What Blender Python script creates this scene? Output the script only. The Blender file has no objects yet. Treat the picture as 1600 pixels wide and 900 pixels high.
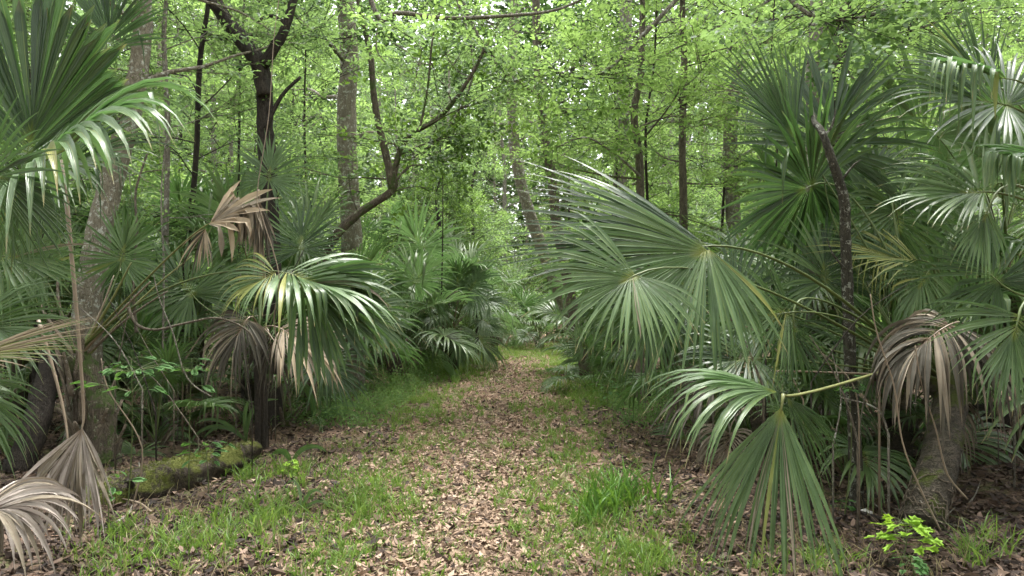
import bpy, math, random
import numpy as np
from mathutils import Vector, Matrix

S = bpy.context.scene
COL = S.collection
R_ = math.radians
rnd = random.Random(11)
NR = np.random.default_rng(5)

# ------------------------------------------------------------------ camera
FPX, HOR, EYE = 1186.0, 470.0, 1.55          # focal length in photo pixels, horizon row, eye height
cd = bpy.data.cameras.new('camera'); cam = bpy.data.objects.new('camera', cd); COL.objects.link(cam)
cam.location = (0, 0, EYE); cam.rotation_euler = (R_(90), 0, 0)
cd.sensor_width = 36; cd.lens = 36 * FPX / 1600; cd.shift_y = (HOR - 450) / 1600
cd.clip_start = 0.05; cd.clip_end = 600
S.camera = cam
# ------------------------------------------------------------------ sky and sun (overcast)
SUN_EL, SUN_ROT = 74, 10
w = bpy.data.worlds.new('World'); S.world = w; w.use_nodes = True
nt = w.node_tree; nt.nodes.clear()
sky = nt.nodes.new('ShaderNodeTexSky'); sky.sky_type = 'NISHITA'; sky.sun_disc = False
sky.sun_elevation = R_(SUN_EL); sky.sun_rotation = R_(SUN_ROT); sky.dust_density = 4; sky.air_density = 1.2
hs = nt.nodes.new('ShaderNodeHueSaturation'); hs.inputs['Saturation'].default_value = 0.12
bg = nt.nodes.new('ShaderNodeBackground'); bg.inputs['Strength'].default_value = 0.145
wo = nt.nodes.new('ShaderNodeOutputWorld')
nt.links.new(sky.outputs[0], hs.inputs['Color']); nt.links.new(hs.outputs[0], bg.inputs[0]); nt.links.new(bg.outputs[0], wo.inputs[0])
sd = bpy.data.lights.new('sun', 'SUN'); sd.energy = 1.2; sd.angle = R_(12); sd.color = (1, .975, .93)
sun = bpy.data.objects.new('sun', sd); COL.objects.link(sun)
_e, _r = R_(SUN_EL), R_(SUN_ROT)
_dir = Vector((math.sin(_r) * math.cos(_e), math.cos(_r) * math.cos(_e), math.sin(_e)))
sun.rotation_euler = _dir.to_track_quat('Z', 'Y').to_euler()
S.view_settings.view_transform = 'Standard'; S.view_settings.look = 'None'
S.view_settings.exposure = 2.25; S.view_settings.gamma = 1
S.render.engine = 'CYCLES'
S.cycles.use_denoising = True
S.cycles.max_bounces = 6; S.cycles.diffuse_bounces = 3; S.cycles.glossy_bounces = 2; S.cycles.transmission_bounces = 4
S.cycles.use_adaptive_sampling = True; S.cycles.adaptive_threshold = 0.02
S.cycles.caustics_reflective = False; S.cycles.caustics_refractive = False

def W(px, py, Y):
    return np.array([(px - 800) / FPX * Y, Y, EYE - (py - HOR) / FPX * Y])
def G(px, py):                                # point of the ground seen at a pixel
    Y = EYE * FPX / (py - HOR); return np.array([(px - 800) / FPX * Y, Y, 0.0])

# ------------------------------------------------------------------ object helpers
def tag(o, label=None, cat=None, group=None, kind=None):
    if label: o['label'] = label
    if cat: o['category'] = cat
    if group: o['group'] = group
    if kind: o['kind'] = kind
    return o
def empty(name, loc, label, cat, group=None, rz=0.0, sc=1.0):
    o = bpy.data.objects.new(name, None); COL.objects.link(o)
    o.location = tuple(loc); o.rotation_euler = (0, 0, rz); o.scale = (sc,) * 3; o.empty_display_size = .1
    return tag(o, label, cat, group)
def link(name, me, parent=None):
    o = bpy.data.objects.new(name, me); COL.objects.link(o)
    if parent is not None: o.parent = parent
    return o
class MB:
    def __init__(s): s.V = []; s.F = []; s.UV = []; s.M = []; s.n = 0; s.L = []
    def add(s, V, F, UV=None, m=0):
        """V (n,3), F (k,3|4), UV (n,2) per vertex"""
        V = np.asarray(V, float); F = np.asarray(F, int)
        if len(F) == 0: return
        s.V.append(V); s.F.append(F + s.n); s.n += len(V)
        s.UV.append(np.zeros((len(V), 2)) if UV is None else np.asarray(UV, float))
        s.M.append(np.full(len(F), m, int))
    def mesh(s, name, mats, smooth=True, origin=None):
        V = np.concatenate(s.V); UV = np.concatenate(s.UV)
        if origin is not None: V = V - np.asarray(origin)
        li = np.concatenate([f.ravel() for f in s.F]); tot = np.concatenate([np.full(len(f), f.shape[1]) for f in s.F])
        st = np.concatenate([[0], np.cumsum(tot)[:-1]])
        me = bpy.data.meshes.new(name)
        me.vertices.add(len(V)); me.vertices.foreach_set('co', V.astype(np.float32).ravel())
        me.loops.add(len(li)); me.loops.foreach_set('vertex_index', li.astype(np.int32))
        me.polygons.add(len(tot)); me.polygons.foreach_set('loop_start', st.astype(np.int32))
        me.polygons.foreach_set('material_index', np.concatenate(s.M).astype(np.int32))
        me.polygons.foreach_set('use_smooth', np.full(len(tot), bool(smooth)))
        me.update(calc_edges=True)
        uv = me.uv_layers.new(name='UVMap'); uv.data.foreach_set('uv', UV[li].astype(np.float32).ravel())
        for m in (mats if isinstance(mats, (list, tuple)) else [mats]): me.materials.append(m)
        return me
    def obj(s, name, mats, parent=None, smooth=True, origin=None):
        o = link(name, s.mesh(name, mats, smooth, origin), parent)
        if origin is not None: o.location = tuple(origin)
        return o
def nrm(a): return a / np.maximum(np.linalg.norm(a, axis=-1, keepdims=True), 1e-9)
def smooth_path(P, k=5):
    P = np.asarray(P, float); n = len(P)
    if n < 3: return np.array([P[0] + (P[-1] - P[0]) * t for t in np.linspace(0, 1, k + 1)])
    out = []
    for i in range(n - 1):
        p0, p1, p2, p3 = P[max(i - 1, 0)], P[i], P[i + 1], P[min(i + 2, n - 1)]
        for t in np.arange(k) / k:
            out.append(.5 * (2 * p1 + (p2 - p0) * t + (2 * p0 - 5 * p1 + 4 * p2 - p3) * t * t + (3 * p1 - p0 - 3 * p2 + p3) * t ** 3))
    out.append(P[-1]); return np.array(out)
def tube(mb, P, r, sides=8, m=0, rough=0.0, flat=1.0, cap=True, rng=NR, vs=1.0):
    P = np.asarray(P, float); n = len(P); r = np.broadcast_to(np.asarray(r, float), (n,))
    T = nrm(np.gradient(P, axis=0)); ref = np.array([0, 0, 1.0])
    a = np.cross(T[0], ref)
    if np.linalg.norm(a) < .15: a = np.cross(T[0], [0, 1.0, 0])
    a = a / np.linalg.norm(a); A = []
    for t in T:
        a = a - t * a.dot(t); a = a / max(np.linalg.norm(a), 1e-9); A.append(a)
    A = np.array(A); B = np.cross(T, A)
    th = np.arange(sides) / sides * 2 * np.pi
    rr = r[:, None] * (1 + rough * rng.standard_normal((n, sides)))
    V = P[:, None] + rr[..., None] * (A[:, None] * np.cos(th)[None, :, None] + flat * B[:, None] * np.sin(th)[None, :, None])
    i, j = np.meshgrid(np.arange(n - 1), np.arange(sides), indexing='ij'); j2 = (j + 1) % sides
    F = np.stack([i * sides + j, i * sides + j2, (i + 1) * sides + j2, (i + 1) * sides + j], -1).reshape(-1, 4)
    s = np.concatenate([[0], np.cumsum(np.linalg.norm(np.diff(P, axis=0), axis=1))])
    UV = np.stack([np.broadcast_to(th / (2 * np.pi), (n, sides)), np.broadcast_to(s[:, None] * vs, (n, sides))], -1).reshape(-1, 2)
    V = V.reshape(-1, 3)
    if cap:
        c0 = len(V); V = np.vstack([V, P[0], P[-1]]); UV = np.vstack([UV, UV[0], UV[-1]])
        k = np.arange(sides); k2 = (k + 1) % sides
        mb.add(V, F, UV, m)
        off = mb.n - len(V)
        mb.F.append(np.concatenate([np.stack([k2, k, np.full(sides, c0)], -1), np.stack([(n - 1) * sides + k, (n - 1) * sides + k2, np.full(sides, c0 + 1)], -1)]) + off)
        mb.M.append(np.full(2 * sides, m, int))
    else: mb.add(V, F, UV, m)

# ------------------------------------------------------------------ materials
class N:
    def __init__(s, name):
        s.m = bpy.data.materials.new(name); s.m.use_nodes = True; s.t = s.m.node_tree; s.t.nodes.clear()
        s.out = s('OutputMaterial')
    def __call__(s, kind, **kw):
        n = s.t.nodes.new('ShaderNode' + kind)
        for k, v in kw.items(): setattr(n, k, v)
        return n
    def l(s, a, b): s.t.links.new(a, b)
    def noise(s, scale, detail=3, rough=.55, vec=None, dim='3D'):
        n = s('TexNoise'); n.inputs['Scale'].default_value = scale; n.inputs['Detail'].default_value = detail; n.inputs['Roughness'].default_value = rough
        if vec is not None: s.l(vec, n.inputs['Vector'])
        return n.outputs['Fac']
    def ramp(s, fac, stops, interp='LINEAR'):
        r = s('ValToRGB'); r.color_ramp.interpolation = interp
        while len(r.color_ramp.elements) < len(stops): r.color_ramp.elements.new(.5)
        for e, (p, c) in zip(r.color_ramp.elements, stops):
            e.position = p; e.color = (*c, 1) if len(c) == 3 else c
        s.l(fac, r.inputs[0]); return r.outputs[0]
    def mix(s, f, a, b, mode='MIX'):
        m = s('Mix', data_type='RGBA', blend_type=mode)
        for x, k in ((f, 0), (a, 6), (b, 7)):
            if hasattr(x, 'is_linked') or hasattr(x, 'links'): s.l(x, m.inputs[k])
            else: m.inputs[k].default_value = x if k == 0 else (*x, 1)
        return m.outputs[2]
    def math(s, op, a, b=0.0):
        m = s('Math', operation=op)
        for x, k in ((a, 0), (b, 1)):
            if hasattr(x, 'links'): s.l(x, m.inputs[k])
            else: m.inputs[k].default_value = x
        return m.outputs[0]
    def finish(s, color, rough=.6, spec=.4, trans=0.0, tcol=None, bump=None, bdist=.01, bstr=.6):
        p = s('BsdfPrincipled'); s.l(color, p.inputs['Base Color'])
        p.inputs['Roughness'].default_value = rough; p.inputs['Specular IOR Level'].default_value = spec
        if bump is not None:
            b = s('Bump'); b.inputs['Distance'].default_value = bdist; b.inputs['Strength'].default_value = bstr
            s.l(bump, b.inputs['Height']); s.l(b.outputs[0], p.inputs['Normal'])
        if trans > 0:
            t = s('BsdfTranslucent'); s.l(tcol if tcol is not None else color, t.inputs[0])
            x = s('MixShader'); x.inputs[0].default_value = trans
            s.l(p.outputs[0], x.inputs[1]); s.l(t.outputs[0], x.inputs[2]); s.l(x.outputs[0], s.out.inputs[0])
        else: s.l(p.outputs[0], s.out.inputs[0])
        return s.m

def palm_mat(name, a, b, hub, tip, rough=.30, trans=.28, island=False, spec=.6):
    n = N(name); uv = n('UVMap'); sp = n('SeparateXYZ'); n.l(uv.outputs[0], sp.inputs[0])
    geo = n('NewGeometry'); oi = n('ObjectInfo')
    r = geo.outputs['Random Per Island'] if island else oi.outputs['Random']
    c = n.mix(r, a, b)
    if island: c = n.mix(n.math('MULTIPLY', oi.outputs['Random'], .45), c, b)
    tc = n('TexCoord'); nz = n.noise(9, 4, .6, tc.outputs['Object'])
    c = n.mix(n.ramp(nz, [(.35, (0, 0, 0)), (.75, (.5, .5, .5))]), c, tuple(x * 1.6 + .01 for x in b))
    # fine parallel veins and a pale midrib
    wv = n('TexWave'); wv.inputs['Scale'].default_value = 2.2; wv.inputs['Distortion'].default_value = .3; wv.inputs['Detail'].default_value = 1
    n.l(uv.outputs[0], wv.inputs['Vector'])
    c = n.mix(n.math('MULTIPLY', wv.outputs['Fac'], .16), c, tuple(x * 1.9 + .02 for x in b))
    mid = n.math('ABSOLUTE', n.math('SUBTRACT', sp.outputs[0], .5))
    c = n.mix(n.ramp(mid, [(0, (.55,) * 3), (.07, (0, 0, 0))]), c, hub)
    c = n.mix(n.ramp(sp.outputs[1], [(0, (.9,) * 3), (.03, (.6,) * 3), (.09, (0, 0, 0))]), c, hub)
    c = n.mix(n.ramp(n.math('ADD', sp.outputs[1], n.math('MULTIPLY', n.math('SUBTRACT', nz, .5), .25)), [(.9, (0, 0, 0)), (1, (1, 1, 1))]), c, tip)
    return n.finish(c, rough, spec, trans, n.mix(.6, c, (.13, .29, .07)) if not name.startswith('dead') else None, bump=wv.outputs['Fac'], bdist=.002, bstr=.5)
M = {}
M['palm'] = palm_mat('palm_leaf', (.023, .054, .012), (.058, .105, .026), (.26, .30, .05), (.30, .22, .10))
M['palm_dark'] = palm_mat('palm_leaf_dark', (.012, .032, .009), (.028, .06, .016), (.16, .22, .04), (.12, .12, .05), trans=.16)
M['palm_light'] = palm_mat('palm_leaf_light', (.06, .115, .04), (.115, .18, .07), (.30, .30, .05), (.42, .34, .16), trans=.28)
M['palm_yellow'] = palm_mat('palm_leaf_yellowing', (.12, .17, .035), (.24, .24, .06), (.36, .34, .08), (.40, .28, .13), trans=.3)
M['palm_blue'] = palm_mat('palm_leaf_grey_green', (.055, .10, .038), (.11, .17, .075), (.24, .27, .07), (.30, .26, .13), trans=.24, rough=.32)
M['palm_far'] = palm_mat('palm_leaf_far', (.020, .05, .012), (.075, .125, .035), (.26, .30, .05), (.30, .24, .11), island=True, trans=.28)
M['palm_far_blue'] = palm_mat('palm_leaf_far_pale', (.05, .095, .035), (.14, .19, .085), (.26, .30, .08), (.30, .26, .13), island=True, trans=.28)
M['dead'] = palm_mat('dead_leaf', (.14, .118, .088), (.26, .22, .165), (.24, .16, .10), (.20, .14, .10), rough=.75, trans=.12, spec=.2)
M['dead_grey'] = palm_mat('dead_leaf_grey', (.25, .21, .18), (.40, .35, .31), (.22, .18, .14), (.2, .15, .12), rough=.8, trans=.1, spec=.2)
M['dead_tan'] = palm_mat('dead_leaf_tan', (.22, .17, .115), (.36, .29, .20), (.30, .20, .10), (.25, .17, .10), rough=.7, trans=.14, spec=.25)
M['dead_brown'] = palm_mat('dead_leaf_brown', (.042, .039, .030), (.10, .092, .072), (.16, .10, .06), (.12, .08, .06), rough=.75, trans=.08, spec=.2)
def petiole_mat(name, a, b):
    n = N(name); tc = n('TexCoord'); c = n.mix(n.noise(14, 3, .6, tc.outputs['Object']), a, b)
    return n.finish(c, .45, .4)
M['petiole'] = petiole_mat('petiole', (.04, .07, .02), (.12, .15, .04))
M['petiole_light'] = petiole_mat('petiole_pale', (.10, .12, .035), (.19, .19, .07))
M['petiole_dead'] = petiole_mat('petiole_dry', (.14, .10, .07), (.30, .24, .17))
def bark_mat(name, a, b, lichen, amt, scale=22, stretch=.25, moss=None, mamt=.0):
    n = N(name); tc = n('TexCoord'); mp = n('Mapping'); mp.inputs['Scale'].default_value = (1, 1, stretch); n.l(tc.outputs['Object'], mp.inputs[0])
    z = n.noise(scale, 6, .65, mp.outputs[0]); c = n.mix(n.ramp(z, [(.3, (0, 0, 0)), (.7, (1, 1, 1))]), a, b)
    vo = n('TexVoronoi', feature='DISTANCE_TO_EDGE'); vo.inputs['Scale'].default_value = scale * 2.6; wm_ = n.mix(.12, mp.outputs[0], (0, 0, 0)); va = n('VectorMath', operation='ADD'); nn3 = n('TexNoise'); nn3.inputs['Scale'].default_value = 14; n.l(mp.outputs[0], nn3.inputs['Vector']); vs_ = n('VectorMath', operation='SCALE'); vs_.inputs[3].default_value = .14; n.l(nn3.outputs['Color'], vs_.inputs[0]); n.l(mp.outputs[0], va.inputs[0]); n.l(vs_.outputs[0], va.inputs[1]); n.l(va.outputs[0], vo.inputs['Vector'])
    crack = n.ramp(vo.outputs['Distance'], [(0, (0, 0, 0)), (.12, (1, 1, 1))])
    c = n.mix(n.math('ADD', n.math('MULTIPLY', crack, .6), .4), tuple(x * .4 for x in a), c)
    lz = n.noise(scale * .6, 6, .75, tc.outputs['Object']); lm = n.ramp(lz, [(.62 - amt, (0, 0, 0)), (.66 - amt, (1, 1, 1))])
    c = n.mix(n.math('MULTIPLY', lm, .8), c, lichen)
    if moss:
        mz = n.noise(3.5, 5, .7, tc.outputs['Object']); mk = n.ramp(mz, [(.55 - mamt, (0, 0, 0)), (.62 - mamt, (1, 1, 1))])
        if name == 'log_moss':
            ge = n('NewGeometry'); sx = n('SeparateXYZ'); n.l(ge.outputs['Normal'], sx.inputs[0]); mk = n.math('MULTIPLY', mk, n.ramp(n.math('ADD', sx.outputs[2], n.math('MULTIPLY', z, .5)), [(.25, (0, 0, 0)), (.55, (1, 1, 1))]))
        c = n.mix(mk, c, moss)
    h = n.math('ADD', z, n.math('MULTIPLY', crack, .5))
    return n.finish(c, .85, .2, bump=h, bdist=.02, bstr=.9)
M['bark'] = bark_mat('bark_grey', (.16, .145, .115), (.30, .27, .22), (.48, .49, .43), .06)
M['bark_dark'] = bark_mat('bark_dark', (.03, .026, .022), (.075, .062, .05), (.2, .21, .18), -.04)
M['bark_lichen'] = bark_mat('bark_lichen', (.19, .165, .12), (.34, .30, .23), (.58, .59, .52), .07, scale=26)
M['bark_slender'] = bark_mat('bark_slender', (.04, .038, .028), (.10, .093, .07), (.36, .37, .31), .07, scale=34)
M['bark_brown'] = bark_mat('bark_brown', (.11, .092, .068), (.22, .19, .145), (.34, .34, .30), .0)
M['bark_mossy'] = bark_mat('bark_mossy', (.08, .065, .05), (.17, .14, .10), (.30, .33, .22), .03, moss=(.07, .10, .03), mamt=.05)
M['log_moss'] = bark_mat('log_moss', (.035, .028, .022), (.09, .07, .05), (.20, .22, .12), .0, scale=18, stretch=1, moss=(.10, .11, .024), mamt=.12)
M['palm_trunk'] = bark_mat('palm_trunk', (.045, .04, .028), (.12, .10, .075), (.22, .21, .16), -.03, scale=12, stretch=2.5, moss=(.07, .085, .02), mamt=.03)
M['boot'] = bark_mat('leaf_boot', (.16, .125, .09), (.30, .25, .19), (.42, .40, .35), .02, scale=30)
def leaf_mat(name, a, b, trans=.42, tc=(.20, .34, .03), rough=.5, spec=.3):
    n = N(name); geo = n('NewGeometry'); oi = n('ObjectInfo')
    c = n.mix(geo.outputs['Random Per Island'], a, b)
    c = n.mix(n.math('MULTIPLY', oi.outputs['Random'], .4), c, tuple(x * .7 for x in a))
    return n.finish(c, rough, spec, trans, n.mix(.5, c, tc))
M['leaf'] = leaf_mat('leaf_mid', (.065, .145, .04), (.135, .235, .085), trans=.55, tc=(.34, .49, .14))
M['leaf_bright'] = leaf_mat('leaf_bright', (.10, .20, .045), (.19, .31, .09), trans=.58, tc=(.43, .61, .16))
M['leaf_dark'] = leaf_mat('leaf_dark', (.045, .095, .025), (.09, .15, .045), trans=.4)
M['leaf_pale'] = leaf_mat('leaf_pale', (.09, .16, .05), (.17, .25, .09), trans=.58, tc=(.28, .42, .17))
M['leaf_far'] = leaf_mat('leaf_far', (.05, .11, .03), (.10, .18, .055), trans=.35, tc=(.18, .32, .08))
M['leaf_lime'] = leaf_mat('leaf_lime', (.24, .44, .035), (.34, .54, .06), trans=.42, tc=(.5, .75, .06))
M['leaf_seedling'] = leaf_mat('leaf_seedling', (.06, .15, .04), (.11, .23, .06), rough=.65, trans=.35, tc=(.2, .4, .06))
M['grass'] = leaf_mat('grass_blade', (.085, .17, .03), (.20, .30, .07), trans=.42, tc=(.26, .40, .05))
M['grass_dark'] = leaf_mat('grass_tall', (.05, .13, .02), (.11, .23, .04), trans=.35)
M['grass_dry'] = leaf_mat('grass_dry', (.22, .18, .09), (.35, .30, .16), trans=.25, tc=(.35, .3, .12))
def litter_mat():
    n = N('dry_leaf'); geo = n('NewGeometry')
    c = n.ramp(geo.outputs['Random Per Island'], [(0, (.05, .03, .02)), (.25, (.15, .10, .065)), (.5, (.26, .18, .12)), (.75, (.35, .245, .17)), (.93, (.45, .33, .25)), (1, (.22, .21, .11))])
    return n.finish(c, .7, .25, .12)
M['litter'] = litter_mat()
def litter2():  # old leaves, colours darkened to carry the shade under the palms
    n = N('old_leaf_shade_tint'); geo = n('NewGeometry')
    c = n.ramp(geo.outputs['Random Per Island'], [(0, (.018, .013, .01)), (.4, (.05, .033, .025)), (.8, (.11, .075, .053)), (1, (.22, .15, .11))])
    return n.finish(c, .7, .25, .08)
M['litter_dark'] = litter2()
def ground_mat(path):
    n = N('path_litter' if path else 'forest_soil'); tc = n('TexCoord'); o = tc.outputs['Object']
    vo = n('TexVoronoi'); vo.inputs['Scale'].default_value = 26; n.l(o, vo.inputs['Vector'])
    sp = n('SeparateColor'); n.l(vo.outputs['Color'], sp.inputs[0])
    leafc = n.ramp(sp.outputs[0], [(0, (.07, .045, .03)), (.4, (.20, .12, .08)), (.75, (.34, .21, .145)), (1, (.42, .29, .21))])
    dirt = n.mix(n.noise(14, 5, .7, o), (.035, .026, .02), (.11, .08, .058))
    big = n.noise(1.3, 4, .6, o)
    c = n.mix(n.ramp(big, [(.28, (.15,) * 3), (.62, (.9,) * 3)] if path else [(.35, (.1,) * 3), (.7, (.55,) * 3)]), dirt, leafc)
    gz = n.noise(2.1, 5, .7, o)
    c = n.mix(n.ramp(gz, [(.5, (0, 0, 0)), (.68, (.55,) * 3)]), c, (.08, .13, .03))
    return n.finish(c, .9, .15, bump=n.math('ADD', vo.outputs['Distance'], n.noise(40, 4, .7, o)), bdist=.02, bstr=.8)
M['soil'] = ground_mat(False); M['path'] = ground_mat(True)

# ------------------------------------------------------------------ the ground
PATHC = np.array([(-.20, 0), (-.24, 4.4), (-.29, 6.8), (-.12, 10), (0.0, 14), (.25, 20), (.5, 25), (1.2, 31), (3.5, 37), (8, 42)], float)
def path_x(y): return np.interp(y, PATHC[:, 1], PATHC[:, 0])
def hgt(x, y):
    x = np.asarray(x, float); y = np.asarray(y, float)
    d = np.abs(x - path_x(y)); side = np.clip((d - 1.6) / 2.5, 0, 1)
    return .018 * np.sin(x * 2.1 + y * .7) + .015 * np.sin(x * 5.3 - y * 3.1) + .012 * np.sin(y * 4.7 + x * 1.3) + side * (.05 * np.sin(x * .9 + 1) * np.cos(y * .6) + .03)
def grid(name, xs, ys, mat, dz=0.0, fx=None):
    X, Y = np.meshgrid(xs, ys, indexing='ij')
    if fx is not None: X = fx(X, Y)
    V = np.stack([X, Y, hgt(X, Y) + dz], -1).reshape(-1, 3); nx, ny = X.shape
    i, j = np.meshgrid(np.arange(nx - 1), np.arange(ny - 1), indexing='ij')
    F = np.stack([i * ny + j, (i + 1) * ny + j, (i + 1) * ny + j + 1, i * ny + j + 1], -1).reshape(-1, 4)
    mb = MB(); mb.add(V, F); return mb.obj(name, mat)
xs = np.concatenate([[-400, -150, -60, -30, -18], np.linspace(-12, 12, 160), [18, 30, 60, 150, 400]])
ys = np.concatenate([[-60, -25, -10, -4], np.linspace(-1, 34, 240), [38, 44, 55, 80, 150, 400]])
tag(grid('ground', xs, ys, M['soil']), kind='structure')
yy = np.linspace(-3, 36, 270)
def px_edge(U, Y): return path_x(Y) + U * (1.05 + .16 * np.sin(Y * 1.7 + U) + .1 * np.sin(Y * 4.3 + 2 * U))
tag(grid('path', np.linspace(-1, 1, 18), yy, M['path'], dz=.004, fx=px_edge), kind='structure')

# ------------------------------------------------------------------ palm fronds
def blade(hub, axis, normal, Rr, n=44, spread=300, fold=20, droop=.5, seed=0, K=9, wf=1.0, snap=.15, snapg=2.5,
          pow_=1.6, curl=0.0, lenvar=.07, costa=.22, asym=0.0, fuse=.36, vfold=.38, side_short=.3, jit=.03, skew=0.0):
    """every leaflet of a fan: list of (V (K*3,3), UV); faces shared"""
    rg = np.random.default_rng(seed)
    a = nrm(np.asarray(axis, float)); nn = np.asarray(normal, float); nn = nrm(nn - a * nn.dot(a)); b = np.cross(nn, a)
    ph = R_(fold); out = []
    thm = R_(spread) / 2; ths = np.linspace(-thm, thm, n) + asym
    dth = 2 * thm / (n - 1)
    s = np.linspace(0, 1, K)
    for i, th in enumerate(ths):
        th = th + rg.normal() * jit
        sg = 1 if th >= 0 else -1
        ct, st = math.cos(th), math.sin(th)
        fw = abs(st) ** .8
        d = ct * a + st * (math.cos(ph) * b) + abs(st) * math.sin(ph) * nn
        t = -st * a + ct * math.cos(ph) * b + sg * ct * math.sin(ph) * nn
        d = nrm(d); t = nrm(t - d * t.dot(d)); ln = np.cross(d, t)
        if ln.dot(nn) < 0: ln = -ln
        c = max(0, ct) ** 2 * costa * Rr
        o = hub + a * c - nn * c * c / Rr * .9
        L = Rr * (1 - side_short * (abs(th - asym) / thm) ** 2) * (1 - skew * max(0, ((th - asym) / thm + 1) / 2)) * (1 + rg.normal() * lenvar) - c * .8
        ds = L / (K - 1); p = o.copy(); dd = d.copy(); P = [p.copy()]
        kb = int(K * rg.uniform(.5, .78)) if rg.random() < snap else 99
        dr = droop * rg.uniform(.75, 1.3)
        tw = rg.normal() * curl
        side = rg.normal() * .25 * curl
        for k in range(1, K):
            g = dr * (s[k] ** pow_) * 2.2 / (K - 1) * pow_
            if k >= kb: g += snapg * (1 if k == kb else .4)
            dd = nrm(dd + g * np.array([0, 0, -1.0]) + side * t / K)
            p = p + dd * ds; P.append(p.copy())
        P = np.array(P); T = nrm(np.gradient(P, axis=0))
        tt = np.repeat(t[None], K, 0); tt = nrm(tt - T * np.sum(T * tt, 1, keepdims=True))
        bn = np.cross(T, tt)
        if curl:
            an = tw * s * 2.0; tt, bn = tt * np.cos(an)[:, None] + bn * np.sin(an)[:, None], bn * np.cos(an)[:, None] - tt * np.sin(an)[:, None]
        sgn = np.sign(bn.dot(nn)); sgn[sgn == 0] = 1; bn = bn * sgn[:, None] if not curl else bn
        wm = fuse * dth * Rr * .62
        w = np.minimum((s * L + c * .35) * dth * .54, wm * (1 - np.clip((s - fuse) / (1 - fuse), 0, 1) ** 1.25)) * wf
        w[-1] = wm * .03; w[0] = max(w[0], .0012)
        Lf = P - tt * w[:, None] + bn * (w * vfold)[:, None]; Rt = P + tt * w[:, None] + bn * (w * vfold)[:, None]
        Ct = P - bn * (w * vfold)[:, None]
        V = np.stack([Lf, Ct, Rt], 1).reshape(-1, 3)
        UV = np.stack([np.tile([0, .5, 1], K), np.repeat(s, 3)], -1)
        out.append((V, UV))
    return out
def leaf_faces(K):
    k = np.arange(K - 1) * 3
    return np.concatenate([np.stack([k, k + 1, k + 4, k + 3], -1), np.stack([k + 1, k + 2, k + 5, k + 4], -1)])
def petiole_pts(base, hub, axis, arch=.5, n=14):
    base = np.asarray(base, float); hub = np.asarray(hub, float); L = np.linalg.norm(hub - base)
    c = hub - nrm(np.asarray(axis, float)) * L * arch
    t = np.linspace(0, 1, n)[:, None]
    return (1 - t) ** 2 * base + 2 * t * (1 - t) * c + t * t * hub
def hero_frond(palm, hub, base, tip, normal, mat='palm', pmat='petiole', name='frond', each=True, n=44, pr=(.016, .008), arch=.35, label=None, mats2=None, into=None, **kw):
    """one frond of a palm: petiole mesh with its leaflets as sub-parts"""
    hub = np.asarray(hub, float); base = np.asarray(base, float); tip = np.asarray(tip, float)
    ax = tip - hub; Rr = np.linalg.norm(ax); ax = ax / Rr; Rr *= kw.pop('rs', 1.0)
    K = kw.pop('K', 9)
    L = blade(hub, ax, normal, Rr, n=n, K=K, **kw)
    F = leaf_faces(K)
    pp = petiole_pts(base, hub, ax, arch); cl = kw.get('costa', .22) * Rr
    nn = np.asarray(normal, float); nn = nrm(nn - ax * nn.dot(ax))
    cc = np.array([hub + ax * cl * t - nn * (cl * t) ** 2 / Rr * .9 for t in (.33, .66, 1)])
    pts = np.vstack([pp, cc]); rr = np.concatenate([np.linspace(pr[0], pr[1], len(pp)), [pr[1] * .7, pr[1] * .45, pr[1] * .15]])
    o0 = np.array(palm.location)
    if into is not None: fr = into
    else:
        mb = MB(); tube(mb, pts - o0, rr, 6, flat=.6)
        fr = mb.obj(name, M[pmat], palm)
    if label: fr['label'] = label
    if each:
        rz = random.Random(kw.get('seed', 0) * 3 + 1)
        for i, (V, UV) in enumerate(L):
            if rz.random() < (.07 if name == 'dead_frond' else .035): continue                     # torn-off leaflets
            q = MB(); q.add(V - o0, F, UV)
            mm = mats2 if (mats2 and random.Random(i * 7 + kw.get('seed', 0)).random() < .35) else mat
            if mat in ('palm', 'palm_light', 'palm_blue') and rz.random() < .022: mm = rz.choice(['palm_yellow', 'palm_yellow', 'dead'])
            q.obj('leaflet', M[mm], fr)
    else:
        q = MB()
        for V, UV in L: q.add(V - o0, F, UV)
        q.obj('blade', M[mat], fr)
    return fr

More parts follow.
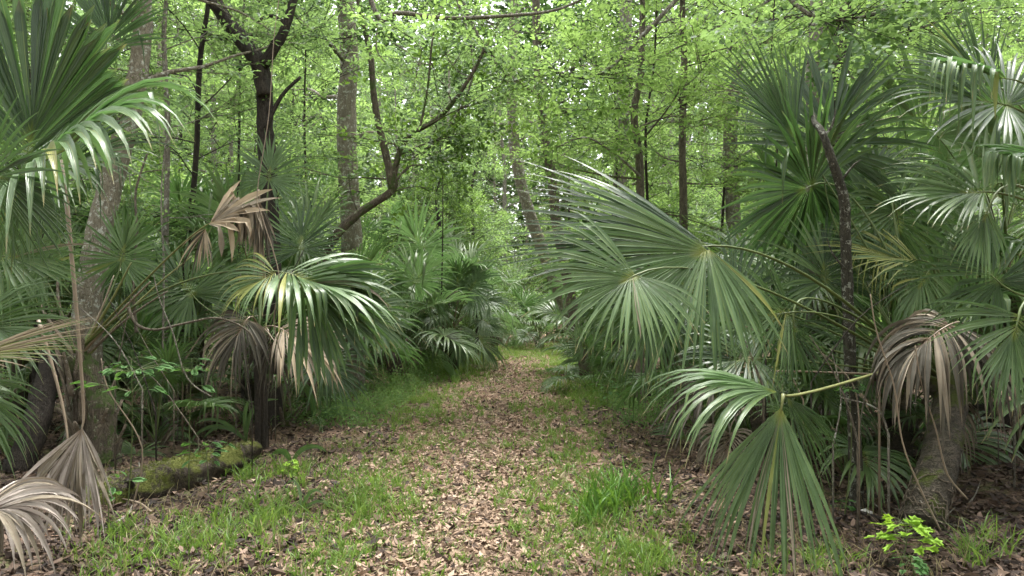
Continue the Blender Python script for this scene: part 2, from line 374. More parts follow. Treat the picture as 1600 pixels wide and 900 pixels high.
# prototypes for palms further off: frond growing from the origin towards +X
PF = {}
def proto_frond(kind, seed):
    rg = random.Random(seed * 31 + len(kind))
    mat, pm = M['palm_far'], M['petiole']; K = 7
    if kind == 'up': pl, el, el2, R0, dr, sp, fo = 1.25, 72, 55, .85, .45, 300, 25
    if kind == 'mid': pl, el, el2, R0, dr, sp, fo = 1.15, 50, 15, .85, .6, 310, 22
    if kind == 'out': pl, el, el2, R0, dr, sp, fo = 1.0, 28, -15, .8, .8, 310, 18
    if kind == 'low': pl, el, el2, R0, dr, sp, fo = .8, 5, -50, .72, .8, 290, 20
    if kind == 'dead': pl, el, el2, R0, dr, sp, fo = .7, -10, -75, .65, 3.0, 250, 30
    pl *= rg.uniform(.85, 1.15); R0 *= rg.uniform(.9, 1.1)
    d1 = np.array([math.cos(R_(el)), 0, math.sin(R_(el))]); d2 = np.array([math.cos(R_(el2)), rg.uniform(-.15, .15), math.sin(R_(el2))])
    hub = d1 * pl * .6 + nrm(d1 + d2) * pl * .4
    nn = np.cross(d2, [0, 1, 0]); nn = nn if nn[2] > 0 else -nn
    nn = nn + np.array([0, rg.uniform(-.35, .35), 0])
    mb = MB(); dead = kind == 'dead'
    for V, UV in blade(hub, d2, nn, R0, n=38, K=K, spread=sp, fold=fo, droop=dr, seed=seed, snap=.12, curl=.8 if dead else 0, wf=.8 if dead else 1.0, costa=.25):
        mb.add(V, leaf_faces(K), UV, 0)
    tube(mb, petiole_pts([0, 0, 0], hub, d2, .35, 9), np.linspace(.016, .007, 9), 5, m=1, flat=.6, cap=False)
    return mb.mesh(kind + '_frond', [M['dead'] if dead else mat, M['petiole_dead'] if dead else pm])
for kd in ('up', 'mid', 'out', 'low', 'dead'):
    PF[kd] = [proto_frond(kd, s) for s in range(3 if kd != 'dead' else 2)]
PFB = {}
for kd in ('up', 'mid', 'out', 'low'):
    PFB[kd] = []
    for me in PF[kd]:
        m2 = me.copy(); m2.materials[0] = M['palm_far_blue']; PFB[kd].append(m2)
def boot_trunk(mb, h, r, seed, lean=(0, 0)):
    rg = np.random.default_rng(seed); z = np.linspace(-.1, h, max(4, int(h * 5)))
    P = np.stack([lean[0] * (z / max(h, .1)) ** 2, lean[1] * (z / max(h, .1)) ** 2, z], -1)
    tube(mb, P, r * (1 + .08 * np.sin(z * 9)), 10, rough=.05)
    return P[-1]
BOOT = []
def make_boot(seed):
    rg = random.Random(seed); mb = MB(); L = rg.uniform(.22, .42)
    P = [(0, 0, 0), (L * .35, 0, L * .5), (L * .75, 0, L * .95)]
    tube(mb, smooth_path(P, 3), np.linspace(.045, .018, 7), 6, flat=.4, rough=.06)
    return mb.mesh('leaf_boot', [M['boot']])
BOOT = [make_boot(s) for s in range(3)]
def far_palm(x, y, label, group=None, th=.15, nf=11, sc=1.0, seed=0, blue=False, dead=1, name='cabbage_palm', spec=None, r=.13):
    rg = random.Random(seed)
    e = empty(name, (x, y, float(hgt(x, y))), label, 'palm', group, sc=sc)
    mb = MB(); top = boot_trunk(mb, th, r, seed, (rg.uniform(-.2, .2) * th, rg.uniform(-.1, .1) * th)); mb.obj('trunk', M['palm_trunk'], e)
    nb = 6 if th < 1 else 14
    for i in range(nb):
        b = link('leaf_boot', BOOT[i % 3], e); z = th * (1 - .8 * (i / nb) if th > .6 else .9); az = i * 2.4
        f = (z / max(th, .1)) ** 2
        b.location = (top[0] * f + math.cos(az) * r * .7, top[1] * f + math.sin(az) * r * .7, z - .1); b.rotation_euler = (0, 0, az)
    for i in range(nf + dead):
        t = i / max(nf - 1, 1); az = i * 2.399 + rg.uniform(-.3, .3) + seed
        kd = 'up' if t < .3 else 'mid' if t < .62 else 'out' if t < .85 else 'low'
        if i >= nf: kd = 'dead'
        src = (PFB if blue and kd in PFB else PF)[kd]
        f = link('dead_frond' if kd == 'dead' else 'frond', src[rg.randrange(len(src))], e)
        f.location = (top[0], top[1], top[2]); f.rotation_euler = (rg.uniform(-.12, .12), rg.uniform(-.12, .12), az); k = rg.uniform(.85, 1.15); f.scale = (k,) * 3
    return e

# ------------------------------------------------------------------ broad leaves
def leaf_sprays(mb, P, D, m=10, size=.07, length=.35, rg=NR, mat=1, hi=False, tilt=.35, narrow=.45, droop=.15):
    """P (N,3) spray origins, D (N,3) twig directions; m leaves on each"""
    P = np.asarray(P, float); D = nrm(np.asarray(D, float)); n = len(P)
    up = nrm(np.array([0, 0, 1.0]) + tilt * rg.standard_normal((n, 3))); sd_ = nrm(np.cross(D, up)); up = np.cross(sd_, D)
    t = np.linspace(.15, 1, m)[None, :, None]; sg = np.where(np.arange(m) % 2 == 0, 1., -1.)[None, :, None]; sg = sg.copy(); sg[:, -1] = 0
    ln = length * rg.uniform(.7, 1.3, (n, 1, 1))
    base = P[:, None] + D[:, None] * t * ln + np.array([0, 0, -1.]) * droop * (t * ln) ** 1.5
    ld = nrm(D[:, None] * rg.uniform(.3, .9, (n, m, 1)) + sd_[:, None] * sg * rg.uniform(.7, 1.1, (n, m, 1)) + .3 * rg.standard_normal((n, m, 3)))
    un = nrm(up[:, None] + .35 * rg.standard_normal((n, m, 3))); ls = nrm(np.cross(ld, un)); un = np.cross(ls, ld)
    z = size * rg.uniform(.6, 1.25, (n, m, 1)); wd = z * narrow
    base = base + sd_[:, None] * sg * z * .2
    tip = base + ld * z - un * z * .12
    if not hi:
        a = base + ld * z * .42 + ls * wd * .5 + un * z * .09; b = base + ld * z * .42 - ls * wd * .5 + un * z * .09
        V = np.stack([base, a, tip, b], 2).reshape(-1, 3); k = np.arange(n * m) * 4
        F = np.concatenate([np.stack([k, k + 1, k + 2], -1), np.stack([k, k + 2, k + 3], -1)])
    else:
        a = base + ld * z * .25 + ls * wd * .42 + un * z * .07; a2 = base + ld * z * .62 + ls * wd * .42 + un * z * .05
        b = base + ld * z * .25 - ls * wd * .42 + un * z * .07; b2 = base + ld * z * .62 - ls * wd * .42 + un * z * .05
        V = np.stack([base, a, a2, tip, b2, b], 2).reshape(-1, 3); k = np.arange(n * m) * 6
        F = np.concatenate([np.stack([k, k + 1, k + 2, k + 3], -1), np.stack([k, k + 3, k + 4, k + 5], -1)])
    mb.add(V, F, m=mat)
def twigs(mb, A, B, r, m=0):
    """straight 3-sided twigs from A to B, vectorised"""
    A = np.asarray(A); B = np.asarray(B); T = nrm(B - A); a = nrm(np.cross(T, [0.3, .2, 1.])); b = np.cross(T, a); n = len(A)
    V = []
    for q, rr in ((A, r), (B, r * .35)):
        for k in range(3):
            th = k * 2.0944; V.append(q + rr * (math.cos(th) * a + math.sin(th) * b))
    V = np.stack(V, 1).reshape(-1, 3); k0 = np.arange(n) * 6
    F = np.concatenate([np.stack([k0 + i, k0 + (i + 1) % 3, k0 + 3 + (i + 1) % 3, k0 + 3 + i], -1) for i in range(3)])
    mb.add(V, F, m=m)
def tree_meshes(name, P, r0, r1, zb, zt, spread, nl=14, ns=5, sp=6, m=10, size=.08, seed=0, bark='bark', leaf='leaf', hi=False, up=.35, sides=9, limb_r=.3, tilt=.35, slen=.4, narrow=.5):
    """trunk along polyline P; limbs between heights zb and zt; returns trunk mesh, crown mesh"""
    rg = np.random.default_rng(seed); P = smooth_path(P, 6); n = len(P)
    rr = np.linspace(r0, r1, n); rr[0] *= 1.35; rr[1] *= 1.12
    tb = MB(); tube(tb, P, rr, sides, rough=.05, rng=rg)
    cb = MB(); SP, SD, TA, TB = [], [], [], []
    zs = P[:, 2]
    for i in range(nl):
        f = (i + rg.uniform(.1, .9)) / nl; z = zb + (zt - zb) * f
        k = int(np.argmin(np.abs(zs - z))); o = P[k]; az = i * 2.4 + rg.uniform(-.5, .5)
        prof = math.sin(math.pi * min(max(f * .85 + .12, 0), 1)) ** .7
        L = spread * prof * rg.uniform(.7, 1.2) + .2
        d = np.array([math.cos(az), math.sin(az), up * rg.uniform(.2, 1.6) + .5 * f])
        d = nrm(d); pts = [o]; q = o.copy()
        for s_ in range(5):
            d = nrm(d + rg.normal(0, .16, 3) + np.array([0, 0, -.05])); q = q + d * L / 5; pts.append(q.copy())
        pts = np.array(pts); lr = max(rr[k] * limb_r, .006) * (.6 + .4 * L / max(spread, .1))
        tube(tb, smooth_path(pts, 2), np.linspace(lr, lr * .2, 11), 5, rng=rg, cap=False)
        for j in range(ns):
            t = rg.uniform(.25, 1); x = t * 5; a_ = int(min(x, 4)); o2 = pts[a_] + (pts[a_ + 1] - pts[a_]) * (x - a_)
            d2 = nrm(nrm(pts[a_ + 1] - pts[a_]) + rg.normal(0, .75, 3) * np.array([1, 1, .45])); L2 = L * rg.uniform(.22, .5) * (1.2 - .5 * t) + .15
            e2 = o2 + d2 * L2; TA.append(o2); TB.append(e2)
            for u in range(sp):
                v = rg.uniform(.2, 1.0) if u else 1.0; SP.append(o2 + (e2 - o2) * v); SD.append(d2 + rg.normal(0, .6, 3) * np.array([1, 1, .5]))
    SP = np.array(SP); SD = nrm(np.array(SD))
    twigs(cb, TA, TB, .007, 0); twigs(cb, SP, SP + SD * slen * .85, .003, 0)
    leaf_sprays(cb, SP, SD, m, size, slen, rg, 1, hi, tilt=tilt, narrow=narrow)
    return tb.mesh(name + '_trunk', [M[bark]]), cb.mesh(name + '_crown', [M[bark], M[leaf]])
def wob(h, seed, amp=.03, n=7, lean=(0, 0)):
    rg = np.random.default_rng(seed); z = np.linspace(-.15, h, n)
    return np.stack([np.cumsum(rg.normal(0, amp * h / n, n)) + lean[0] * z, np.cumsum(rg.normal(0, amp * h / n, n)) + lean[1] * z, z], -1)
def tree_from(meshes, loc, label, name='tree', cat='tree', group=None, rz=0, sc=1.0, sz=None):
    e = empty(name, loc, label, cat, group, rz, sc)
    if sz: e.scale = (sc, sc, sz)
    link('trunk', meshes[0], e); link('crown', meshes[1], e); return e
def px_tree(pts, Y, r0, r1, top, label, zb, zt, spread, name='tree', dy=0.0, base=None, cat='tree', **kw):
    """a tree whose trunk passes through seen points (px,py) at distance Y, carried down to the ground and up to height top"""
    Q = [W(px, py, Y + dy * i) for i, (px, py) in enumerate(pts)]
    Q.sort(key=lambda q: q[2])
    lo = Q[0].copy(); b = np.array([lo[0] if base is None else base, lo[1], -.12]); Qs = ([b] if lo[2] > .1 else []) + Q
    hi_ = Q[-1]; d = nrm(Q[-1] - Q[-2]); d = nrm(d + np.array([0, 0, .6]))
    if top > hi_[2] + .3: Qs += [hi_ + d * (top - hi_[2]) * .5, hi_ + d * (top - hi_[2]) + np.array([.2, 0, 0])]
    loc = Qs[0].copy(); loc[2] = 0
    ms = tree_meshes(name, np.array(Qs) - loc, r0, r1, zb, zt, spread, **kw)
    return tree_from(ms, loc, label, name, cat)

exec_sections = True
#SECTION_HERO
# ------------------------------------------------------------------ right foreground palms
A = np.array
CA = W(1455, 590, 5.6)
PA = empty('cabbage_palm', (CA[0] - .05, 5.2, 0), 'big green palm on the right whose leaning ringed trunk rises behind the lime sapling', 'palm')
o0 = A(PA.location)
tp = smooth_path([W(1440, 822, 5.0), W(1450, 780, 5.12), W(1468, 720, 5.4), W(1478, 665, 5.75), W(1480, 610, 6.0), CA + A([.05, .5, .15])], 8)
mb = MB(); s_ = np.linspace(0, 1, len(tp))
tube(mb, tp - o0, (.135 - .02 * s_) * (1 + .05 * np.sin(s_ * 110)), 18, rough=.03); mb.obj('trunk', M['palm_trunk'], PA)
for i in range(34):                                        # dry roots and leaf-scar fibres at the trunk foot
    t = rnd.uniform(.0, .3); k = int(t * (len(tp) - 2)); az = rnd.uniform(0, 6.28); c = tp[k]
    T = nrm(tp[k + 1] - tp[k]); u = nrm(np.cross(T, [0, 0, 1.])); v = np.cross(T, u); q = []
    for j in range(7):
        a_ = az + j * .28; q.append(c + T * (.02 * j * rnd.uniform(-1, 1)) + (u * math.cos(a_) + v * math.sin(a_)) * (.14 - .02 * t + .008 * math.sin(j)))
    mb = MB(); tube(mb, smooth_path(A(q), 2) - o0, .0045, 4, cap=False); mb.obj('root_fibre', M['boot'], PA)
def RA(**k): return hero_frond(PA, base=k.pop('base', None) if 'base' in k else CA + A([rnd.uniform(-.06, .06), rnd.uniform(-.06, .06), 0]), **k)
# broad fan reaching over the path: shade on upper half, light on lower put into leaf colour
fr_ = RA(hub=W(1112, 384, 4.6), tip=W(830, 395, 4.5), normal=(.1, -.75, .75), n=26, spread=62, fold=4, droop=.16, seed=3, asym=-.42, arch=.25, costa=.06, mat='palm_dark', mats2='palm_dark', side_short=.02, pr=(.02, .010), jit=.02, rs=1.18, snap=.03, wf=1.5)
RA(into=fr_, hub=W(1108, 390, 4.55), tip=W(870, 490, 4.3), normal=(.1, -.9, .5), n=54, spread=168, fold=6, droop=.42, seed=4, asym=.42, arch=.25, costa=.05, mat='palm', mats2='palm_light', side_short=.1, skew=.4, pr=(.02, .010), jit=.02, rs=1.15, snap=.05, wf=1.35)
# second fan just below it
RA(hub=W(992, 430, 4.35), tip=W(850, 505, 4.2), normal=(.15, -.75, .65), n=54, spread=215, fold=10, droop=.5, seed=5, asym=.3, arch=.2, costa=.1, mat='palm_light', mats2='palm', side_short=.0, pr=(.016, .008), rs=1.12, wf=1.3, skew=.3)
RA(hub=W(1020, 470, 5.6), tip=W(940, 580, 5.5), normal=(.15, -.75, .65), n=44, spread=200, fold=10, droop=.5, seed=6, arch=.2, costa=.1, mat='palm_dark', mats2='palm', side_short=.0, rs=1.1)
RA(hub=W(1080, 455, 5.7), tip=W(1010, 390, 5.8), normal=(.15, -.75, .65), n=44, spread=240, fold=10, droop=.5, seed=7, arch=.2, costa=.1, mat='palm', mats2='palm_dark', rs=1.3)
# fan over the slender trunk, seen from below
RA(hub=W(1268, 290, 5.9), tip=W(1190, 330, 5.8), normal=(.15, -.7, -.5), n=58, spread=330, fold=-6, droop=.3, seed=8, arch=.3, costa=.1, mat='palm_dark', mats2='palm', side_short=.1, rs=1.9, snap=.05, wf=1.3)
RA(hub=W(1248, 222, 5.9), tip=W(1140, 85, 5.8), normal=(.45, -.8, .2), n=40, spread=110, fold=18, droop=.22, seed=10, arch=.3, costa=.1, mat='palm_dark', mats2='palm', snap=.12, side_short=.2, rs=1.1, wf=1.5)
RA(hub=W(1292, 232, 6.0), tip=W(1340, 75, 6.1), normal=(-.3, -.8, -.3), n=44, spread=210, fold=-14, droop=.22, seed=9, arch=.3, mat='palm_dark', mats2='palm', side_short=.2, snap=.25, rs=1.15, wf=1.35, asym=-.25)
RA(hub=W(1340, 300, 6.4), tip=W(1400, 230, 6.5), normal=(-.3, -.8, .5), n=44, spread=250, fold=8, droop=.6, seed=91, arch=.3, mat='palm', mats2='palm_dark', rs=1.4)
# big hanging fan in front
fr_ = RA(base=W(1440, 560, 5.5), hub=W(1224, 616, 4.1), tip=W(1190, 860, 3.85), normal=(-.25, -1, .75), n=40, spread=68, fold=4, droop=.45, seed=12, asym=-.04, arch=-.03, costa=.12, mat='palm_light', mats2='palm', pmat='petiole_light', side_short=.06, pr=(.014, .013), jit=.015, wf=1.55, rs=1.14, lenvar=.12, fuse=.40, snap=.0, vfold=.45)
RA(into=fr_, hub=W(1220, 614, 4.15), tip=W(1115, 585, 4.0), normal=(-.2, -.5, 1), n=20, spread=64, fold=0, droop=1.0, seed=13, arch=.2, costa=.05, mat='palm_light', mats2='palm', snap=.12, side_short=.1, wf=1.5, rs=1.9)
RA(into=fr_, hub=W(1228, 618, 4.2), tip=W(1290, 720, 4.3), normal=(.3, -.7, .4), n=22, spread=70, fold=0, droop=.5, seed=131, arch=.2, costa=.05, mat='palm_dark', mats2='palm', snap=.0, side_short=.1, wf=1.1, rs=1.35)
# fans behind it
RA(hub=W(1235, 488, 4.9), tip=W(1110, 500, 4.85), normal=(.0, -.9, .3), n=44, spread=165, fold=8, droop=.3, seed=14, arch=.3, mat='palm_light', mats2='palm', rs=1.15)
RA(hub=W(1240, 500, 5.0), tip=W(1250, 600, 4.95), normal=(.1, -.9, .3), n=36, spread=170, fold=8, droop=.4, seed=15, arch=.3, mat='palm', mats2='palm_dark', rs=1.15)
RA(hub=W(1175, 560, 5.2), tip=W(1100, 560, 5.1), normal=(.1, -.6, .7), n=40, spread=260, fold=8, droop=.6, seed=151, arch=.3, mat='palm_dark', mats2='palm', rs=1.5)
RA(hub=W(1160, 470, 5.8), tip=W(1120, 400, 5.9), normal=(.1, -.8, .3), n=44, spread=280, fold=8, droop=.4, seed=152, arch=.3, mat='palm_dark', mats2='palm', rs=1.6)
RA(hub=W(1290, 440, 5.9), tip=W(1290, 370, 6.0), normal=(.1, -.8, .3), n=44, spread=280, fold=8, droop=.4, seed=153, arch=.3, mat='palm_dark', mats2='palm_light', rs=1.7)
RA(hub=W(1250, 400, 6.4), tip=W(1200, 360, 6.4), normal=(.1, -.8, .5), n=44, spread=280, fold=8, droop=.7, seed=154, arch=.3, mat='palm', mats2='palm_light', rs=1.9, each=False)
# yellowing fan with pale drooping tips
RA(hub=W(1445, 408, 5.7), tip=W(1300, 375, 5.8), normal=(.1, -.6, .7), n=40, spread=110, fold=10, droop=.3, seed=16, arch=.3, mat='palm_yellow', mats2='palm_light', snap=.3, rs=1.2)
RA(hub=W(1450, 425, 5.5), tip=W(1410, 500, 5.4), normal=(.0, -.9, .3), n=36, spread=170, fold=10, droop=.8, seed=17, arch=.3, mat='palm_light', mats2='palm', snap=.4, rs=1.25)
RA(hub=W(1400, 330, 6.0), tip=W(1420, 400, 6.0), normal=(.0, -.9, .5), n=40, spread=300, fold=10, droop=.8, seed=171, arch=.3, mat='palm', mats2='palm_light', snap=.2, rs=2.0, each=False)
# dead brown frond
RA(hub=W(1482, 508, 4.75), tip=W(1415, 540, 4.65), normal=(0, -.5, .85), n=76, spread=235, fold=8, droop=4.6, pow_=.45, seed=18, arch=.3, mat='dead_brown', mats2='dead', pmat='petiole_dead', name='dead_frond', label='withered brown frond hanging beside the leaning trunk', jit=.06, lenvar=.13, curl=0.51, costa=.35, side_short=.05, K=11, wf=2.3, snap=0, rs=1.95)
RA(hub=W(1120, 590, 5.1), tip=W(1060, 630, 5.0), normal=(0, -.5, .85), n=30, spread=200, fold=12, droop=1.6, pow_=.8, seed=19, arch=.1, mat='dead_brown', pmat='petiole_dead', name='dead_frond', label='low withered frond near the leaf litter', jit=.06, lenvar=.13, curl=0.85, wf=.9, rs=1.6)

CB = W(1780, 470, 4.3)
PB = empty('cabbage_palm', (CB[0], 4.3, 0), 'palm at the right edge with pale creased fans reaching in from outside', 'palm')
mb = MB(); tube(mb, smooth_path([A([0, 0, -.1]), A([.02, .1, .7]), CB - A(PB.location)], 6), .17, 12, rough=.05); mb.obj('trunk', M['palm_trunk'], PB)
def RB(**k): return hero_frond(PB, base=CB, **k)
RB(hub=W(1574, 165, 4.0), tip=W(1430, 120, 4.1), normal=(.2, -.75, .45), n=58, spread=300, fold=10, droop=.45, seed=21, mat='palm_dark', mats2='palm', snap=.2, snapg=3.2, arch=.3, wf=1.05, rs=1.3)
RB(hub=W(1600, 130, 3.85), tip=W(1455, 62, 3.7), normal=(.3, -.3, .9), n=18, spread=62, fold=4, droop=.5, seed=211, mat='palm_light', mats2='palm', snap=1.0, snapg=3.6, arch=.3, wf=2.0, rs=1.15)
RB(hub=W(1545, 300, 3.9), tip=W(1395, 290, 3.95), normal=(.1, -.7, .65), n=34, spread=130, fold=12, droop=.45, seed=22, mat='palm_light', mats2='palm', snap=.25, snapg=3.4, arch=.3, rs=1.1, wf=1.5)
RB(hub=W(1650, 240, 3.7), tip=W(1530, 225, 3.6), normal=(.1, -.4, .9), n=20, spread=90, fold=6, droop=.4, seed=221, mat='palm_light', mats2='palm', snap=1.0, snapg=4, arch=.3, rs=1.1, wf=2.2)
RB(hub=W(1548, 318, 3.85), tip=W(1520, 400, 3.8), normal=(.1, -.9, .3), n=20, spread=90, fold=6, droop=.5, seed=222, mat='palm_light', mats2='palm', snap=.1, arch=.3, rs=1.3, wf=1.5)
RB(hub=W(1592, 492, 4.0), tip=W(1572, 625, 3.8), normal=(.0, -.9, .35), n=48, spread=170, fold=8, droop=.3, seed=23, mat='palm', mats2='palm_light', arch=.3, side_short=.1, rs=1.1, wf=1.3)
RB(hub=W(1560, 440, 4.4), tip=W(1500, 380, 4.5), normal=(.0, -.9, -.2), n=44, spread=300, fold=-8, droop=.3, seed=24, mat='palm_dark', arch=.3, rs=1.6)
RB(hub=W(1555, 130, 4.6), tip=W(1450, 50, 4.7), normal=(.3, -.8, -.1), n=40, spread=130, fold=10, droop=.15, seed=25, mat='palm', mats2='palm_dark', arch=.3, rs=1.2)

# ------------------------------------------------------------------ left foreground palms
CD = W(-190, 470, 3.6)
PD = empty('cabbage_palm', (CD[0], 3.6, 0), 'palm at the left edge with a huge arching fan over the forest', 'palm')
mb = MB(); tube(mb, smooth_path([A([0, 0, -.1]), A([-.02, .1, .7]), CD - A(PD.location)], 6), .17, 12, rough=.05); mb.obj('trunk', M['palm_trunk'], PD)
def LD(**k): return hero_frond(PD, base=k.pop('base', CD), **k)
fr_ = LD(hub=W(38, 278, 3.3), tip=W(150, 150, 3.2), normal=(.2, -.45, .9), n=36, spread=165, fold=8, droop=1.35, seed=31, mat='palm_blue', mats2='palm_light', snap=.06, arch=.3, costa=.25, wf=1.8, side_short=.1, rs=1.8, asym=.25, pow_=1.3)
LD(into=fr_, hub=W(34, 285, 3.35), tip=W(20, 400, 3.3), normal=(.1, -.8, .6), n=34, spread=170, fold=8, droop=.6, seed=311, mat='palm_blue', mats2='palm', snap=.1, arch=.3, costa=.1, rs=1.3, wf=1.4, asym=-.3)
LD(hub=W(40, 265, 3.5), tip=W(48, 20, 3.5), normal=(0, -1, .1), n=44, spread=120, fold=5, droop=.06, seed=32, mat='palm', mats2='palm_dark', arch=.3, wf=1.9, snap=0, fuse=.78, rs=1.15)
LD(hub=W(-30, 265, 3.0), tip=W(70, 320, 2.9), normal=(-.2, -.8, -.5), n=50, spread=240, fold=-8, droop=.2, seed=33, mat='palm_dark', arch=.3, rs=1.4)
LD(hub=W(165, 80, 4.6), tip=W(180, -60, 4.6), normal=(0, -1, .3), n=36, spread=150, fold=5, droop=.2, seed=34, mat='palm_dark', arch=.3, rs=1.1, wf=1.2)
LD(hub=W(75, 262, 4.2), tip=W(190, 215, 4.2), normal=(-.2, -.7, .6), n=54, spread=240, fold=8, droop=.5, seed=35, mat='palm', mats2='palm_dark', arch=.3, rs=1.5)
LD(hub=W(-10, 400, 3.9), tip=W(90, 400, 3.9), normal=(-.2, -.8, .3), n=44, spread=260, fold=8, droop=.35, seed=351, mat='palm_light', mats2='palm', arch=.3, rs=1.4)
LD(hub=W(-40, 500, 3.4), tip=W(60, 530, 3.3), normal=(-.1, -.6, .7), n=44, spread=170, fold=10, droop=.45, seed=36, mat='palm_blue', mats2='palm', arch=.2, rs=1.35)
LD(hub=W(-60, 560, 3.0), tip=W(95, 528, 2.95), normal=(-.1, -.5, .8), n=30, spread=48, fold=6, droop=.1, seed=37, mat='dead_tan', mats2='palm_yellow', arch=.2, snap=0, wf=1.9, costa=.02, lenvar=.14, side_short=.05, rs=1.15)
LD(hub=W(-70, 590, 3.1), tip=W(10, 680, 3.05), normal=(-.1, -.7, .6), n=36, spread=120, fold=6, droop=.6, seed=38, mat='palm_blue', mats2='palm', arch=.2, rs=1.3)
LD(hub=W(130, 660, 4.6), base=W(98, 250, 4.7), tip=W(112, 735, 4.5), normal=(0, -1, .3), n=40, spread=80, fold=10, droop=.5, pow_=1.0, seed=39, mat='dead_grey', mats2='dead', pmat='petiole_dead', name='dead_frond', label='grey dead frond hanging from a long dry stalk', arch=.05, jit=.06, lenvar=.13, curl=0.85, wf=3.0, costa=.1, side_short=.1, rs=2.4)
LD(hub=W(105, 700, 4.65), base=W(60, 500, 4.7), tip=W(95, 770, 4.55), normal=(.2, -1, .2), n=30, spread=70, fold=20, droop=.9, pow_=1.0, seed=40, mat='dead_grey', pmat='petiole_dead', name='dead_frond', label='grey dead frond trailing in the leaf litter', arch=.2, jit=.06, lenvar=.13, curl=1.02, wf=2.6, costa=.1, rs=1.6)
LD(hub=W(-35, 800, 3.9), base=CD - A([0, 0, .7]), tip=W(40, 780, 3.85), normal=(0, -.5, 1), n=48, spread=180, fold=6, droop=1.5, pow_=.9, seed=41, mat='dead_grey', mats2='dead', pmat='petiole_dead', name='dead_frond', label='pale grey dead frond slumped in the bottom left corner', arch=.2, jit=.06, lenvar=.13, curl=0.51, wf=2.3, costa=.2, rs=2.0)

CE = W(118, 555, 7.0)
PE = empty('cabbage_palm', (CE[0] + .15, 7.0, 0), 'palm with a stubbly boot-covered base behind the mossy log, its stalks arching right', 'palm')
oE = A(PE.location)
mb = MB(); tube(mb, smooth_path([W(165, 740, 7.0), W(158, 680, 7.0), W(150, 620, 7.0), CE], 5) - oE, [.14] * 10 + [.11] * 6, 12, rough=.09); mb.obj('trunk', M['bark_mossy'], PE)
for i in range(20):
    b = link('leaf_boot', BOOT[i % 3], PE); z = .05 + .95 * i / 20; az = i * 2.4
    b.location = (.1 * (1 - z) - .12 * z + math.cos(az) * .1 - .05, math.sin(az) * .1, z - .08); b.rotation_euler = (0, rnd.uniform(-.5, -.1), az); k = rnd.uniform(.8, 1.2); b.scale = (k, k, k)
for i, (qx, qy) in enumerate([(235, 440), (205, 410), (262, 455), (178, 430), (300, 400), (90, 430), (60, 470)]):
    q = W(qx, qy, 6.9 + .08 * i); mid = (CE + q) / 2 + A([.06 * (1 if qx > 120 else -1), 0, .05]); mb = MB(); tube(mb, smooth_path([CE + A([.02 * i - .05, 0, -.1]), mid, q], 5) - oE, np.linspace(.026, .011, 11), 6, flat=.5, rough=.04); mb.obj('old_stalk', M[['petiole_dead', 'petiole_light', 'boot'][i % 3]], PE)
def LE(**k): return hero_frond(PE, base=k.pop('base', CE), **k)
fr_ = LE(hub=W(436, 424, 6.2), tip=W(570, 440, 6.0), normal=(-.1, -.45, .9), n=34, spread=130, fold=14, droop=.75, seed=51, mat='palm_light', mats2='palm', arch=.45, snap=.15, pr=(.016, .009), costa=.3, rs=1.4, asym=-.1, wf=1.6)
LE(into=fr_, hub=W(458, 430, 6.3), tip=W(560, 510, 6.2), normal=(-.3, -.9, .2), n=36, spread=110, fold=10, droop=.3, seed=56, mat='palm', mats2='palm_dark', arch=.4, fuse=.6, side_short=.1, rs=1.35, wf=1.6)
LE(into=fr_, hub=W(430, 426, 6.2), tip=W(370, 450, 6.1), normal=(.1, -.6, .8), n=30, spread=170, fold=10, droop=.8, seed=57, mat='palm_light', mats2='palm_yellow', arch=.4, snap=.2, side_short=.1, rs=1.7)
fr_ = LE(hub=W(322, 352, 6.4), tip=W(400, 305, 6.4), normal=(-.1, -.75, .6), n=24, spread=90, fold=8, droop=.25, pow_=1.5, seed=52, mat='dead', mats2='dead_tan', pmat='petiole_light', name='dead_frond', label='tan dead frond folded over and hanging like a tent', arch=.15, jit=.06, lenvar=.13, curl=0.17, fuse=.6, snap=.7, costa=.1, wf=2.2, asym=-.1, rs=1.3)
LE(into=fr_, hub=W(322, 354, 6.45), tip=W(305, 400, 6.4), normal=(-.1, -.8, .3), n=20, spread=90, fold=12, droop=.8, pow_=1.0, seed=58, mat='dead_tan', mats2='dead_brown', pmat='petiole_dead', name='dead_frond', arch=.15, jit=.06, lenvar=.13, curl=0.68, costa=.1, wf=1.3, rs=1.5)
LE(base=W(414, 450, 6.9), hub=W(404, 296, 6.6), tip=W(412, 385, 6.6), normal=(0, -1, 0), n=26, spread=44, fold=20, droop=.4, seed=53, mat='dead_brown', mats2='dead', pmat='petiole_dead', name='dead_frond', label='dark brown frond hanging straight down', arch=.0, jit=.06, lenvar=.13, curl=0.68, wf=3.2, rs=1.4)
LE(base=W(414, 450, 6.9), hub=W(400, 304, 6.5), tip=W(385, 372, 6.4), normal=(-.1, -1, .2), n=20, spread=64, fold=14, droop=.5, seed=59, mat='dead', mats2='dead_brown', pmat='petiole_dead', name='dead_frond', arch=0, jit=.06, lenvar=.13, curl=0.85, wf=2.6, rs=1.25)
LE(hub=W(190, 405, 7.4), tip=W(200, 345, 7.4), normal=(0, -1, .2), n=44, spread=320, fold=5, droop=.1, seed=54, mat='palm_light', mats2='palm', arch=.3, rs=1.5)
LE(hub=W(60, 420, 7.0), tip=W(10, 360, 7.0), normal=(0, -1, .2), n=44, spread=320, fold=5, droop=.2, seed=55, mat='palm_light', mats2='palm', arch=.3, rs=1.3)

